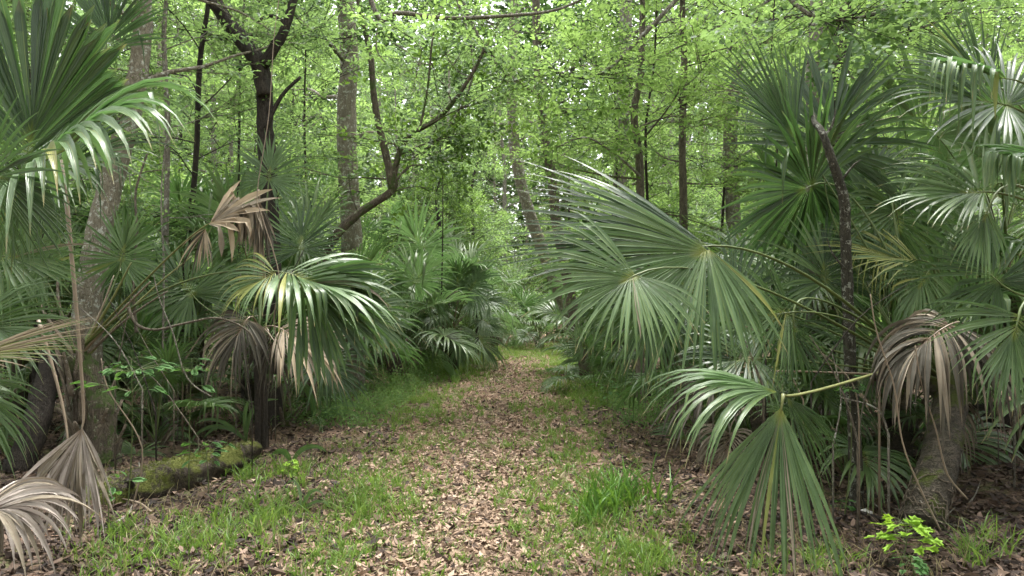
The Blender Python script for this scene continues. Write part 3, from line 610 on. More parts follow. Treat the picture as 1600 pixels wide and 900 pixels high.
CF = W(405, 520, 7.8)
PFm = empty('cabbage_palm', (CF[0], 7.8, 0), 'palm left of the path with a skirt of brown dead fronds under its green fan', 'palm')
oF = A(PFm.location)
mb = MB(); tube(mb, smooth_path([A([.02, 0, -.1]), A([0, .05, .6]), CF - oF], 6), .065, 12, rough=.07); mb.obj('trunk', M['bark_dark'], PFm)
def LF(**k): return hero_frond(PFm, base=k.pop('base', CF), **k)
LF(hub=W(436, 512, 7.2), tip=W(500, 540, 7.1), normal=(-.1, -.5, .8), n=44, spread=140, fold=8, droop=1.1, pow_=1.0, seed=61, mat='dead', mats2='dead_tan', pmat='petiole_dead', name='dead_frond', label='tan skirt frond drooping to the right', arch=.2, jit=.06, lenvar=.13, curl=0.34, rs=1.8, wf=1.8)
LF(hub=W(385, 500, 7.2), tip=W(355, 540, 7.1), normal=(.1, -.6, .7), n=38, spread=200, fold=8, droop=1.5, pow_=.8, seed=62, mat='dead_brown', mats2='dead', pmat='petiole_dead', name='dead_frond', label='brown skirt frond hanging on the left', arch=.2, jit=.06, lenvar=.13, curl=0.68, rs=2.2, wf=1.6)
LF(hub=W(420, 520, 7.4), tip=W(430, 580, 7.4), normal=(.1, -.8, .3), n=34, spread=150, fold=8, droop=.9, pow_=1, seed=67, mat='dead_brown', pmat='petiole_dead', name='dead_frond', label='darkest skirt frond hanging in the middle', arch=.2, jit=.06, lenvar=.13, curl=0.68, rs=1.8)
LF(hub=W(470, 390, 8.0), tip=W(470, 330, 8.1), normal=(0, -1, .2), n=44, spread=240, fold=5, droop=.1, seed=64, mat='palm_dark', mats2='palm', arch=.3, rs=1.5)
LF(hub=W(420, 280, 8.5), tip=W(425, 220, 8.5), normal=(0, -1, .3), n=40, spread=300, fold=5, droop=.3, seed=65, mat='palm_blue', mats2='palm', arch=.3, each=False, rs=1.3)
LF(hub=W(560, 480, 8.0), tip=W(610, 520, 7.9), normal=(0, -.7, .7), n=44, spread=280, fold=10, droop=.6, seed=66, mat='palm', mats2='palm_light', arch=.3, each=False, rs=1.8)
LF(hub=W(300, 460, 8.2), tip=W(260, 410, 8.2), normal=(.2, -.8, .4), n=40, spread=300, fold=8, droop=.4, seed=68, mat='palm', mats2='palm_dark', arch=.3, each=False, rs=1.9)
LF(hub=W(500, 560, 8.0), tip=W(540, 600, 7.9), normal=(0, -.7, .7), n=40, spread=280, fold=10, droop=.6, seed=69, mat='palm_dark', mats2='palm', arch=.3, each=False, rs=1.6)

# the pale palm standing at the left of the bend
CG = W(706, 520, 16.3)
PG = empty('cabbage_palm', (CG[0], 16.3, 0), 'pale fan palm at the left of the bend with a dead scrap in its crown', 'palm')
mb = MB(); tube(mb, smooth_path([A([0, 0, -.1]), A([0, .03, .4]), CG - A(PG.location)], 5), .15, 10, rough=.08); mb.obj('trunk', M['palm_trunk'], PG)
for i, (hx, hy, tx, ty, nz, mt, sd2) in enumerate([(668, 468, 655, 412, .2, 'palm_blue', 290), (735, 452, 765, 402, .3, 'palm_blue', 300), (716, 448, 712, 400, .3, 'palm', 260), (745, 468, 800, 470, .7, 'palm_blue', 250), (690, 490, 640, 500, .7, 'palm', 260),
        (755, 500, 790, 520, .8, 'palm_light', 260), (715, 535, 725, 570, .5, 'palm_light', 230), (660, 505, 630, 540, .7, 'palm_light', 240), (700, 470, 690, 440, .8, 'palm_blue', 300)]):
    hero_frond(PG, hub=W(hx, hy, 15.9 + .05 * i), base=CG, tip=W(tx, ty, 15.8 + .05 * i), normal=(.1 * (i % 3 - 1), -.75, nz + .45), n=38, spread=sd2, fold=8, droop=.35 + .1 * (i % 4), seed=700 + i, mat=mt, arch=.3, each=False, rs=1.15, wf=1.15)
hero_frond(PG, hub=W(712, 456, 15.7), base=CG, tip=W(704, 465, 15.6), normal=(0, -.6, .8), n=18, spread=200, fold=8, droop=2.5, seed=720, mat='dead_brown', pmat='petiole_dead', name='dead_frond', arch=.2, each=False, rs=2.0)
# mid-distance palms, each its own
MID = [
 (-1.45, 17.5, .75, 14, 1.25, True, 1, 'pale blue-green palm beside the path just before the bend on the left', 71),
 (-2.3, 15.0, .5, 13, 1.15, True, 0, 'dense grey-green palm behind the left verge, left of the one at the bend', 72),
 (-3.0, 12.2, .4, 13, 1.1, False, 1, 'green palm with drooping fans right of the skirted palm on the left', 73),
 (-3.4, 10.0, .9, 11, 1.0, True, 1, 'tall-stemmed palm behind the arching left fan', 74),
 (-5.2, 12.5, 1.7, 12, 1.0, False, 2, 'palm with a raised crown behind the curved tree', 75),
 (-4.9, 9.3, .8, 11, 1.0, False, 1, 'palm among vines between the lichened trunk and the tan dead frond', 76),
 (-7.0, 11.5, 1.2, 11, 1.05, True, 1, 'shaded palm far left behind the leaning lichened trunk', 77),
 (-5.6, 8.0, .4, 10, .95, False, 1, 'low shaded palm left of the boot-covered base', 78),
 (.9, 24.5, .3, 11, 1.0, False, 1, 'yellowish palm where the path bends out of sight', 79),
 (2.6, 12.5, .3, 10, .95, False, 1, 'palm right of the path behind the big fan', 80),
 (1.4, 12.9, .0, 10, .62, False, 0, 'knee-high dark palmetto at the right edge of the path', 81),
 (1.75, 15.4, .1, 10, .8, False, 0, 'low fan palm behind the knee-high palmetto right of the path', 104),
 (2.6, 7.7, .5, 12, 1.05, False, 1, 'shaded palm behind the big fan that reaches over the path', 82),
 (3.5, 6.9, .9, 12, 1.0, True, 1, 'palm behind the slender lichened trunk', 83),
 (3.7, 9.2, 1.3, 12, 1.1, False, 1, 'taller palm in the thicket right of the path', 84),
 (5.2, 7.6, 1.5, 12, 1.1, True, 1, 'palm with raised crown behind the right edge fans', 85),
 (6.4, 10.5, 1.9, 12, 1.1, False, 2, 'tall shaded palm at the back of the right thicket', 86),
 (1.9, 16.5, .4, 11, 1.0, True, 1, 'pale palm farther along the right side of the path', 87),
 (-1.9, 21.5, .6, 11, 1.0, False, 1, 'small dark palm past the bend on the left', 88),
 (-1.75, 19.6, .9, 13, 1.15, True, 0, 'taller pale palm just behind the pale palm at the left of the bend', 89),
 (-2.9, 17.2, .3, 12, 1.1, True, 1, 'grey-green palm two palms left of the bend', 90),
 (-4.1, 14.4, .6, 12, 1.1, True, 0, 'grey-green palm under the bent tree', 91),
 (-.6, 26.5, .5, 12, 1.1, True, 1, 'small pale palm behind the path end', 92),
 (2.4, 21.5, .5, 12, 1.1, False, 1, 'yellow-green palm right of the path end', 93),
 (3.1, 15.0, .8, 12, 1.1, False, 1, 'green palm deep in the thicket right of the path', 94),
 (-6.3, 9.7, 1.6, 11, 1.0, False, 1, 'raised palm behind the leaning lichened trunk', 95),
 (-2.75, 9.2, .1, 9, .7, False, 1, 'low green palm below the skirted palm near the left verge', 96),
 (-3.7, 7.9, .1, 8, .6, False, 1, 'small dark palm in the hollow behind the mossy log', 97),
 (2.3, 9.0, .1, 10, .75, False, 1, 'low dark palm on the right verge behind the seedling', 98),
 (4.7, 5.6, .9, 12, 1.1, False, 1, 'palm added past the right edge to block side light behind the leaning ringed trunk', 99),  # stem off the right edge, added to block side light
 (4.1, 7.9, .3, 12, 1.1, False, 1, 'low dark palm filling the gap behind the brown dead frond', 100),
 (2.9, 6.6, .0, 11, .8, False, 1, 'low dark palm behind the hanging front fan', 101),
 (-5.2, 6.3, .6, 11, 1.0, False, 1, 'palm added past the left edge to block side light behind the leaning stump', 102),  # stem off the left edge, added to block side light
 (-4.3, 9.0, .1, 10, .8, False, 1, 'low dark palm right of the boot-covered base', 103),
]
for x, y, th, nf, sc, blue, dead, lab, sd_ in MID:
    far_palm(x, y, lab, None, th, nf, sc, sd_, blue, dead, name='palmetto' if sc < .6 else 'cabbage_palm')
for i in range(16):
    y = rnd.uniform(14, 34); s_ = -1 if i % 2 else 1
    x = path_x(y) + s_ * rnd.uniform(3.0, 3 + y * .35)
    far_palm(float(x), y, 'distant palm half hidden in the undergrowth beyond the nearer palms', 'distant palms in the undergrowth', rnd.uniform(.2, 2.2), 9, rnd.uniform(.9, 1.2), 200 + i, i % 3 == 0, 1)

#SECTION_TREES
# ------------------------------------------------------------------ trees picked out in the photograph
px_tree([(135, 520), (148, 400), (172, 290), (205, 170), (222, 60), (224, -40)], 8.0, .165, .06, 9, 'leaning tree trunk mottled with white lichen at the left', 3.6, 8.5, 2.2, bark='bark_lichen', nl=12, seed=101, leaf='leaf', dy=.1, base=-4.55)
px_tree([(425, 420), (418, 260), (414, 190), (410, 110), (378, 60), (335, 0)], 9.2, .12, .07, 8.5, 'dark forked tree at the upper left', 5.0, 8.4, 2.6, bark='bark_dark', nl=12, seed=102, leaf='leaf', sides=10)
T2 = bpy.data.objects[-1] if False else None
px_tree([(552, 420), (545, 300), (541, 180), (546, 90), (540, 0)], 13, .19, .13, 13, 'straight grey lichened trunk left of the path, upper middle', 4.2, 12, 2.8, bark='bark_lichen', nl=14, seed=103, leaf='leaf')
px_tree([(862, 425), (848, 390), (830, 340), (808, 260), (800, 150), (803, 60)], 17, .15, .09, 13, 'pale lichened trunk bowed to the left above the bend in the path', 4.6, 12.5, 3, bark='bark_lichen', nl=14, seed=105, leaf='leaf_bright', dy=-.1, base=1.75)
px_tree([(872, 360), (864, 290), (848, 190), (841, 120), (838, 30)], 15, .11, .07, 12, 'brown slender trunk with a tuft of epiphytes right of the path bend', 3.9, 11, 2.8, bark='bark_brown', nl=14, seed=106, leaf='leaf_bright', base=1.5)
px_tree([(1000, 280), (991, 180), (1002, 110), (1004, 0)], 11, .062, .035, 9, 'thin twisting dark trunk wrapped in vines above the big fan', 2.8, 8.5, 2.2, bark='bark_brown', nl=16, seed=107, leaf='leaf_bright')
px_tree([(968, 330), (974, 160), (978, 0)], 16, .16, .12, 14, 'grey vine-clad trunk behind the thin twisting one', 3.8, 13, 3, bark='bark', nl=14, seed=108, leaf='leaf')
px_tree([(1068, 340), (1066, 220), (1069, 100), (1066, 0)], 11.5, .065, .035, 11, 'straight slim dark trunk between the big fan and the upper right fans', 2.9, 10.5, 2.4, bark='bark_brown', nl=18, seed=109, leaf='leaf_bright')
px_tree([(1146, 330), (1140, 240), (1150, 120), (1182, 20)], 13, .13, .09, 12, 'grey trunk half hidden behind the upper right fans', 3.4, 11.5, 2.6, bark='bark', nl=12, seed=110, leaf='leaf_bright')
px_tree([(1270, 170), (1272, 90), (1276, 0)], 8.5, .085, .06, 9, 'pale grey trunk rising behind the fan on the right', 3.1, 8.5, 2.2, bark='bark', nl=12, seed=111, leaf='leaf_bright')
px_tree([(1308, 140), (1306, 90), (1316, 40), (1330, -20)], 9.4, .06, .04, 8, 'thin dark stem beside the pale grey trunk on the right', 3.6, 7.5, 2.0, bark='bark_dark', nl=12, seed=112, leaf='leaf_bright')
px_tree([(258, 420), (262, 200), (256, 60), (262, -20)], 9, .035, .022, 7, 'very thin grey stem right of the leaning lichened trunk', 2.4, 6.8, 1.5, name='sapling', bark='bark', nl=12, seed=113, leaf='leaf', m=8)
px_tree([(285, 520), (292, 400), (306, 250), (312, 100), (326, 0)], 9.8, .042, .026, 8, 'slim dark trunk tangled with creepers left of the forked tree', 2.2, 7.6, 1.8, bark='bark_dark', nl=16, seed=114, leaf='leaf')
# small curved tree over the left verge
YC = 10.2
loc = W(505, 415, YC); base = A([loc[0] - .2, YC, 0])
cur = [base, W(498, 440, YC), W(518, 378, YC), W(560, 334, YC), W(612, 298, YC), W(616, 270, YC), W(634, 218, YC), W(690, 180, YC - .1), W(735, 120, YC - .2), W(760, 70, YC - .2)]
e = empty('curved_tree', base, 'small bent tree whose trunk sweeps up and right over the left verge, then forks', 'tree')
tb, cb = tree_meshes('curved', A(cur) - base, .075, .018, 2.9, 4.9, 1.1, nl=12, ns=4, sp=5, m=10, size=.075, seed=115, bark='bark_mossy', leaf='leaf', hi=True, sides=12)
link('trunk', tb, e); link('crown', cb, e)
for pts, r in (([(613, 296), (606, 255), (594, 205), (584, 150), (578, 80), (560, 0), (556, -80)], .055), ([(655, 205), (668, 140), (676, 60), (690, 10)], .018), ([(616, 285), (640, 260), (662, 258)], .014), ([(560, 334), (548, 300), (545, 268)], .012)):
    P = smooth_path([W(x, y, YC) for x, y in pts], 5); mb = MB(); tube(mb, P - base, np.linspace(r, r * .55, len(P)), 9, rough=.06); mb.obj('limb', M['bark_mossy'], e)
# forked limbs of the dark tree
base = A([W(425, 420, 9.2)[0], 9.2, 0])
fk = [o for o in bpy.data.objects if o.get('label') == 'dark forked tree at the upper left'][0]
for pts, r in (([(413, 150), (402, 100), (372, 60), (345, 20), (318, -10)], .09), ([(412, 100), (432, 70), (447, 40), (462, -10)], .075), ([(447, 38), (425, 25), (400, 34)], .03), ([(380, 70), (362, 60), (345, 62)], .025), ([(415, 200), (440, 150), (470, 120)], .03)):
    mb = MB(); P = smooth_path([W(x, y, 9.1) for x, y in pts], 4); tube(mb, P - A(fk.location), np.linspace(r, r * .6, len(P)), 8, rough=.06); mb.obj('limb', M['bark_dark'], fk)
# dense dark small tree left of the path and big overhanging limb
px_tree([(690, 470), (692, 400), (684, 330)], 20, .07, .03, 4.9, 'dense dark-green rounded small tree above the left palms', 1.5, 4.3, 1.35, name='understory_tree', bark='bark_dark', nl=30, ns=7, sp=6, m=12, size=.055, limb_r=.14, tilt=.8, seed=116, leaf='leaf_dark')
px_tree([(745, 480), (742, 430), (738, 330)], 22, .06, .03, 5.6, 'small leafy tree just right of the dense dark one', 1.2, 5, 1.5, name='understory_tree', bark='bark_dark', nl=18, ns=6, sp=6, m=10, size=.08, seed=117, leaf='leaf')
# slender foreground trunk on the right
tr = [W(1338, 800, 5.55), W(1336, 700, 5.55), W(1330, 600, 5.5), W(1325, 480, 5.45), W(1321, 380, 5.4), W(1318, 310, 5.35), W(1300, 250, 5.3), W(1284, 206, 5.32), W(1272, 190, 5.5), W(1268, 168, 5.9)]
b0 = tr[0].copy(); b0[2] = 0
e = empty('young_tree', b0, 'slender lichen-speckled foreground trunk on the right, kinked and ending among the dark fans', 'tree')
P = smooth_path(A(tr), 6); mb = MB(); tube(mb, P - b0, np.interp(np.linspace(0, 1, len(P)), [0, .1, .6, 1], [.058, .046, .034, .012]), 12, rough=.07); mb.obj('trunk', M['bark_slender'], e)
for pts_, r_ in (([(1308, 292), (1330, 262), (1344, 250)], .012), ([(1321, 420), (1302, 398), (1292, 372)], .010), ([(1286, 214), (1300, 196), (1306, 170)], .014)):
    Q = smooth_path([W(x, y, 5.35) for x, y in pts_], 4); mb = MB(); tube(mb, Q - b0, np.linspace(r_, r_ * .3, len(Q)), 6, rough=.1); mb.obj('twig', M['bark_slender'], e)
# overhanging limbs across the top
def limb_thing(pts, Y, r, label, leaf='leaf_bright', nspr=60, sp=.45, name='overhanging_branch', size=.085, dY=0.0, narrow=.6, seedv=1):
    rg = np.random.default_rng(seedv); P = smooth_path([W(x, y, Y + dY * i) for i, (x, y) in enumerate(pts)], 5); o = P[0].copy()
    e = empty(name, o, label, 'branch'); mb = MB(); tube(mb, P - o, np.linspace(r, r * .35, len(P)), 7, rough=.06); mb.obj('limb', M['bark'], e)
    k = rg.integers(len(P) // 5, len(P), nspr); A0 = P[k]; B0 = A0 + rg.normal(0, sp, (nspr, 3)) * A([1, 1, .55]); D0 = nrm(B0 - A0) + rg.normal(0, .4, (nspr, 3)) * A([1, 1, .4])
    cb = MB(); twigs(cb, A0 - o, B0 - o, .005, 0)
    for u in (.5, .75, 1.): leaf_sprays(cb, A0 + (B0 - A0) * u - o, D0 + rg.normal(0, .3, D0.shape), 9, size, .32, rg, 1, True, narrow=narrow)
    cb.obj('foliage', [M['bark_dark'], M[leaf]], e)
limb_thing([(560, -60), (592, 28), (622, 20), (700, 28), (800, 24), (880, 12), (960, -30)], 9, .035, 'bare-looking limb crossing the top middle of the view', nspr=10, sp=.25, seedv=2)
limb_thing([(592, 30), (588, 75), (602, 98)], 9, .014, 'crooked twig dangling from the top limb', nspr=3, sp=.12, seedv=3)
limb_thing([(1130, -80), (1000, 60), (930, 120), (870, 112)], 10, .035, 'leafy limb arching down over the path from the upper right', nspr=70, sp=.55, seedv=4)
limb_thing([(700, -60), (760, 80), (840, 150), (900, 190)], 12, .04, 'leafy limb hanging over the middle of the path', nspr=80, sp=.6, leaf='leaf', seedv=5)
limb_thing([(1000, 275), (960, 240), (915, 215), (870, 230)], 10.8, .022, 'thin arched limb leaning left from the twisting trunk', nspr=24, sp=.4, seedv=6)
limb_thing([(1180, -60), (1260, 20), (1330, 30), (1420, 0)], 6.5, .022, 'maple-leaved branch at the upper right above the fans', nspr=70, sp=.4, seedv=7, size=.065, narrow=.75, leaf='leaf')
limb_thing([(1560, -60), (1470, 30), (1380, 60), (1300, 100)], 7.6, .02, 'bright leafy branch at the top right corner', nspr=70, sp=.45, seedv=8, narrow=.7, size=.065)
limb_thing([(700, -40), (740, 100), (700, 200), (640, 250)], 11, .02, 'dark leafy spray left of the path above the bent tree', nspr=60, sp=.5, leaf='leaf_dark', seedv=10)

for i, (x, y, lf, lab) in enumerate([(2.1, 11.8, 'leaf_bright', 'bright young tree right of the path just behind the big fan'), (3.5, 12.9, 'leaf_bright', 'bright leafy young tree second to the right of the path'), (1.9, 15.2, 'leaf_bright', 'light green young tree over the right verge beyond the nearest one'),
        (4.7, 10.8, 'leaf', 'leafy young tree behind the upper right fans'), (-3.4, 12.9, 'leaf', 'leafy young tree behind the bent tree'), (-4.3, 12.0, 'leaf', 'leafy young tree between the forked tree and the straight grey trunk'),
        (-6.6, 10.4, 'leaf', 'leafy young tree behind the leaning lichened trunk'), (6.2, 12.4, 'leaf_bright', 'bright leafy young tree at the upper right corner'), (-4.8, 16.5, 'leaf_bright', 'bright young tree far behind the bent tree'), (-5.4, 8.6, 'leaf', 'thin leafy sapling beside the leaning lichened trunk')]):
    ms = tree_meshes('young', wob(6.4, 80 + i, .05, lean=(.02, 0)), .035, .012, 1.9 if i != 2 else 2.6, 6.6, 1.5, nl=22, ns=5, sp=7, m=11, size=.066, seed=400 + i, bark='bark_dark', leaf=lf, hi=True, limb_r=.22, slen=.38)
    tree_from(ms, (x, y, 0), lab, 'young_tree', 'tree')
# tangle of thin dry stems
rg_ = random.Random(42)
for i in range(30):
    lft = i < 18; Y = rg_.uniform(6.3, 8.5) if lft else rg_.uniform(4.8, 6.5); x0 = rg_.uniform(150, 470) if lft else rg_.uniform(1180, 1590); y0 = rg_.uniform(560, 700); L = rg_.uniform(90, 260); a = rg_.uniform(-.9, .9)
    P = smooth_path([W(x0, y0, Y), W(x0 + L * math.sin(a) * .4 + rg_.uniform(-14, 14), y0 - L * .4, Y + .05), W(x0 + L * math.sin(a) + rg_.uniform(-20, 20), y0 - L * math.cos(a) * .8, Y + .1)], 5); o = P[0].copy()
    g = A([o[0], o[1], 0.0]); P = np.vstack([g, P]); mb = MB(); tube(mb, P - g, np.linspace(.007, .003, len(P)) * rg_.uniform(.7, 1.3), 5, rough=.1); ob = mb.obj('dry_stem', M[rg_.choice(['petiole_dead', 'bark', 'bark_dark', 'bark_brown'])]); ob.location = tuple(g)
    tag(ob, 'thin dry stem in the tangle under the ' + ('left' if lft else 'right') + ' palms', 'stem', 'thin dry stems under the ' + ('left' if lft else 'right') + ' palms')
# ------------------------------------------------------------------ the forest behind
PROTO = []
for i in range(6):
    h = [11, 13, 15, 12, 16, 14][i]
    PROTO.append(tree_meshes('tall', wob(h, i, .05), .15, .05, 2.2 if i % 2 else 3.5, h - .3, [3.0, 3.3, 3.5][i % 3], nl=26, ns=6, sp=7, m=11, size=.11, seed=300 + i,
        bark=['bark', 'bark_dark', 'bark_lichen'][i % 3], leaf=['leaf_bright', 'leaf', 'leaf_pale', 'leaf_bright', 'leaf_pale', 'leaf'][i], slen=.5))
UND = []
for i in range(5):
    h = [4.5, 5.5, 3.6, 6.2, 5.0][i]
    UND.append(tree_meshes('under', wob(h, 20 + i, .06), .05, .015, .5, h, 1.5, nl=20, ns=5, sp=6, m=10, size=.085, seed=320 + i,
        bark=['bark_dark', 'bark'][i % 2], leaf=['leaf', 'leaf_bright', 'leaf_dark', 'leaf_bright', 'leaf_pale'][i], slen=.36))
SHR = []
for i in range(4):
    h = [1.4, 1.9, 1.1, 2.3][i]
    SHR.append(tree_meshes('shrub', wob(h, 40 + i, .1), .02, .008, .05, h, .9, nl=18, ns=5, sp=5, m=9, size=.065, seed=340 + i,
        bark='bark_dark', leaf=['leaf', 'leaf_dark', 'leaf_bright', 'leaf'][i], slen=.28, sides=5))
OVER = [tree_meshes('canopy', wob(11, 60 + i, .03), .2, .08, 5.2, 10.8, 3.2, nl=20, ns=6, sp=7, m=10, size=.12, seed=360 + i, bark='bark', leaf='leaf', slen=.5) for i in range(2)]
ADDED_CANOPY = [(-6.0, 2.5), (5.6, 2.0), (-7.5, -4), (7.5, -5), (-7.6, 6.9), (7.4, 7.4)]  # unseen trees, added to darken the ground either side of the path
PL = ['b', 'm', 'p', 'b', 'p', 'm']; UL = ['m', 'b', 'd', 'b', 'p']; SL = ['m', 'd', 'b', 'm']
LN = dict(b='bright green', m='mid green', p='pale green', d='dark green')
def SIDE(x, y): return 'left of the path' if x < path_x(y) else 'right of the path'
def NEAR(y): return 'nearby' if y < 16 else 'distant'
def scatter(n, y0, y1, gap, mind, seed, xk=.78, xoff=1.5):
    rg = random.Random(seed); pts = []; tries = 0
    while len(pts) < n and tries < n * 60:
        tries += 1; y = math.sqrt(rg.uniform(y0 ** 2, y1 ** 2)); x = rg.uniform(-1, 1) * (y * xk + xoff)
        if y < 38 and abs(x - path_x(y)) < gap: continue
        if gap > 3 and 15 < y < 44 and abs(x - path_x(min(y, 30))) < 6: continue
        if any((x - m_[0]) ** 2 + (y - m_[1]) ** 2 < 1.5 for m_ in MID): continue
        if y < 17 and -4.2 < x < 0 and y > 9: continue
        if any((x - a) ** 2 + (y - b) ** 2 < mind ** 2 for a, b in pts): continue
        pts.append((x, y))
    return pts
for i, (x, y) in enumerate(scatter(92, 24, 62, 3.2, 2.2, 1)):
    k = i % 6; sc = rnd.uniform(.9, 1.3)
    tree_from(PROTO[k], (x, y, 0), f'{LN[PL[k]]} forest tree far back {SIDE(x, y)}, behind the nearer trunks', 'forest_tree', 'tree', f'{LN[PL[k]]} forest trees {SIDE(x, y)}', rnd.uniform(0, 6.28), sc)
for i, (x, y) in enumerate(scatter(95, 12, 46, 2.6, 1.7, 2)):
    tree_from(UND[i % 5], (x, y, 0), f'{LN[UL[i % 5]]} thin-stemmed understory sapling {NEAR(y)} {SIDE(x, y)}', 'understory_sapling', 'sapling', f'{LN[UL[i % 5]]} {NEAR(y)} understory saplings {SIDE(x, y)}', rnd.uniform(0, 6.28), rnd.uniform(.8, 1.3))
for i, (x, y) in enumerate(scatter(110, 8.5, 40, 2.0, 1.0, 3)):
    tree_from(SHR[i % 4], (x, y, 0), f'{LN[SL[i % 4]]} {NEAR(y)} shrub in the undergrowth {SIDE(x, y)}', 'shrub', 'shrub', f'{LN[SL[i % 4]]} {NEAR(y)} shrubs {SIDE(x, y)}', rnd.uniform(0, 6.28), rnd.uniform(.7, 1.25))
for i in range(12):
    x = -1.5 + i * .55 + rnd.uniform(-.2, .2)
    tree_from(SHR[i % 4], (x, 30 + abs(x - .5) * -.5 + rnd.uniform(-1, 3), 0), 'bright leafy shrub closing the view where the path bends away', 'shrub', 'shrub', 'shrubs at the bend of the path', rnd.uniform(0, 6.28), rnd.uniform(1.1, 1.6))
# unseen trees added beside and behind the viewpoint to cut low light
for i, (x, y) in enumerate(ADDED_CANOPY):
    tree_from(OVER[i % 2], (x, y, 0), 'unseen tall canopy tree added beside the viewpoint to darken the ground at the sides', 'added_canopy_tree', 'tree', 'added canopy trees around the viewpoint', i * 1.3, 1)
for i in range(13):  # ring of unseen trees, added to block low light from behind
    a = R_(100 + i * 160 / 12 * 1.25 - 20); q = (math.cos(a - R_(10)) * 0, 0)
    az = R_(170 + i * 200 / 12); rr = 7.5 + 2.5 * (i % 3)
    tree_from(PROTO[i % 6], (math.cos(az) * rr, math.sin(az) * rr - .5, 0), 'unseen leafy tree added round the viewpoint to block low side light', 'forest_tree', 'tree', 'added trees round the viewpoint', i * 1.7, .8)
# far-off wood as one mass
cb = MB(); rg = np.random.default_rng(77); nn_ = 14000
yy_ = rg.uniform(62, 75, nn_); xx_ = rg.uniform(-1, 1, nn_) * 62; zz_ = rg.uniform(0, 36, nn_) * (1 - .25 * rg.random(nn_))
leaf_sprays(cb, np.stack([xx_, yy_, zz_], -1), rg.normal(0, 1, (nn_, 3)) * A([1, 1, .4]), 10, .75, 2.6, rg, 1, narrow=.65)
tag(cb.obj('far_woods', [M['bark'], M['leaf_far']]), 'pale green far-off woods closing the view behind all the trees', 'woods', kind='stuff')

#SECTION_GROUND
# ------------------------------------------------------------------ logs, sticks, vines
def log(name, pts, r, mat, label, sides=14, rough=.07):
    P = smooth_path(A(pts), 6); o = P[0].copy(); e = MB(); n = len(P)
    tube(e, P - o, np.asarray(r if np.ndim(r) else [r] * n) if np.ndim(r) == 0 else np.interp(np.linspace(0, 1, n), np.linspace(0, 1, len(r)), r), sides, rough=rough, rng=np.random.default_rng(len(label)))
    ob = e.obj(name, M[mat]); ob.location = tuple(o); return tag(ob, label, 'log')
P = smooth_path([W(105, 800, 5.75), W(190, 768, 5.95), W(260, 745, 6.25), W(330, 722, 6.65), W(400, 694, 7.2)], 16); n_l = len(P); t_ = np.linspace(0, 1, n_l); o = P[0].copy()
mb = MB(); tube(mb, P - o, np.interp(t_, [0, .04, .2, .5, .8, 1], [.08, .14, .17, .17, .13, .07]), 26, rough=.012)
V = mb.V[0]; c_ = np.repeat(P - o, 26, 0); c_ = np.vstack([c_, P[:1] - o, P[-1:] - o]); d_ = V - c_
q_ = V * 1.0; f_ = 1 + .06 * np.sin(q_[:, 0] * 9 + q_[:, 2] * 7) * np.sin(q_[:, 1] * 11 + 2) + .06 * np.sin(q_[:, 0] * 31 + q_[:, 2] * 23 + 1) + .05 * np.sin(q_[:, 2] * 47 + q_[:, 0] * 13) + .035 * NR.standard_normal(len(V))
mb.V[0] = c_ + d_ * f_[:, None]
o = o - A([0, 0, .0]); e = empty('fallen_log', o - A([0, 0, .045]), 'thick fallen log covered in yellow-green moss on the left', 'log'); mb.obj('trunk', M['log_moss'], e)
for k_, a_, L_ in ((20, .4, .16), (36, -.6, .12), (50, .9, .14), (12, -.2, .1)):
    c = P[k_] - o; d = nrm(A([.2, -.7, a_])); mb = MB(); tube(mb, smooth_path([c + d * .1, c + d * (.17 + L_ * .5) + A([.02, 0, .02]), c + d * (.17 + L_)], 4), [.03] * 3 + [.022] * 3 + [.014] * 3, 8, rough=.1); mb.obj('branch_stub', M['bark_dark'], e)
cb = MB(); rg = np.random.default_rng(3); k_ = rg.integers(4, n_l - 3, 900); th = rg.uniform(.1, 3.0, 900); rr_ = np.interp(t_[k_], [0, .2, .5, .8, 1], [.12, .17, .17, .13, .07])
leaf_sprays(cb, P[k_] - o + np.stack([rr_ * np.cos(th) * .45, -rr_ * np.cos(th) * .9, rr_ * np.sin(th)], -1), rg.normal(0, 1, (900, 3)) + A([0, 0, .6]), 6, .018, .03, rg, 0, tilt=1.)
cb.obj('moss', [leaf_mat('moss_frond', (.08, .09, .018), (.17, .175, .04), trans=.25)], e)
log('fallen_log', [W(1480, 655, 7.4), W(1550, 650, 7.3), W(1680, 640, 7.2)], [.12, .13, .14], 'bark_dark', 'dark fallen log lying behind the leaning palm trunk at the right edge')
log('fallen_log', [W(25, 740, 6.6), W(60, 650, 6.8), W(80, 560, 7.2)], [.12, .11, .09], 'bark_dark', 'short dark stump leaning at the far left behind the grey dead frond')
def vine(pts, Y, r, label, mat='bark_brown', leaf=None, dY=0.0, seed=0):
    P = smooth_path([W(x, y, Y + dY * i) for i, (x, y) in enumerate(pts)], 6); o = P[0].copy(); e = empty('vine', o, label, 'vine')
    mb = MB(); tube(mb, P - o, np.linspace(r, r * .6, len(P)), 6, rough=.08); mb.obj('stem', M[mat], e)
    if leaf:
        rg = np.random.default_rng(seed); k = rg.integers(0, len(P), 26); cb = MB(); leaf_sprays(cb, P[k] - o, rg.normal(0, 1, (26, 3)), 5, .06, .2, rg, 0, True); cb.obj('leaves', M[leaf], e)
vine([(200, 480), (215, 508), (245, 515), (290, 505), (340, 497), (385, 515), (400, 540)], 6.6, .014, 'brown vine looping sideways at waist height on the left', 'bark_brown')
vine([(213, 520), (208, 440), (214, 360), (212, 300), (230, 240)], 7.6, .018, 'crooked reddish vine right of the lichened trunk')
vine([(254, 560), (256, 420), (252, 300), (262, 180), (258, 60), (264, -40)], 7.9, .012, 'thin vertical vine with small leaves right of the crooked vine', 'bark', 'leaf', seed=4)
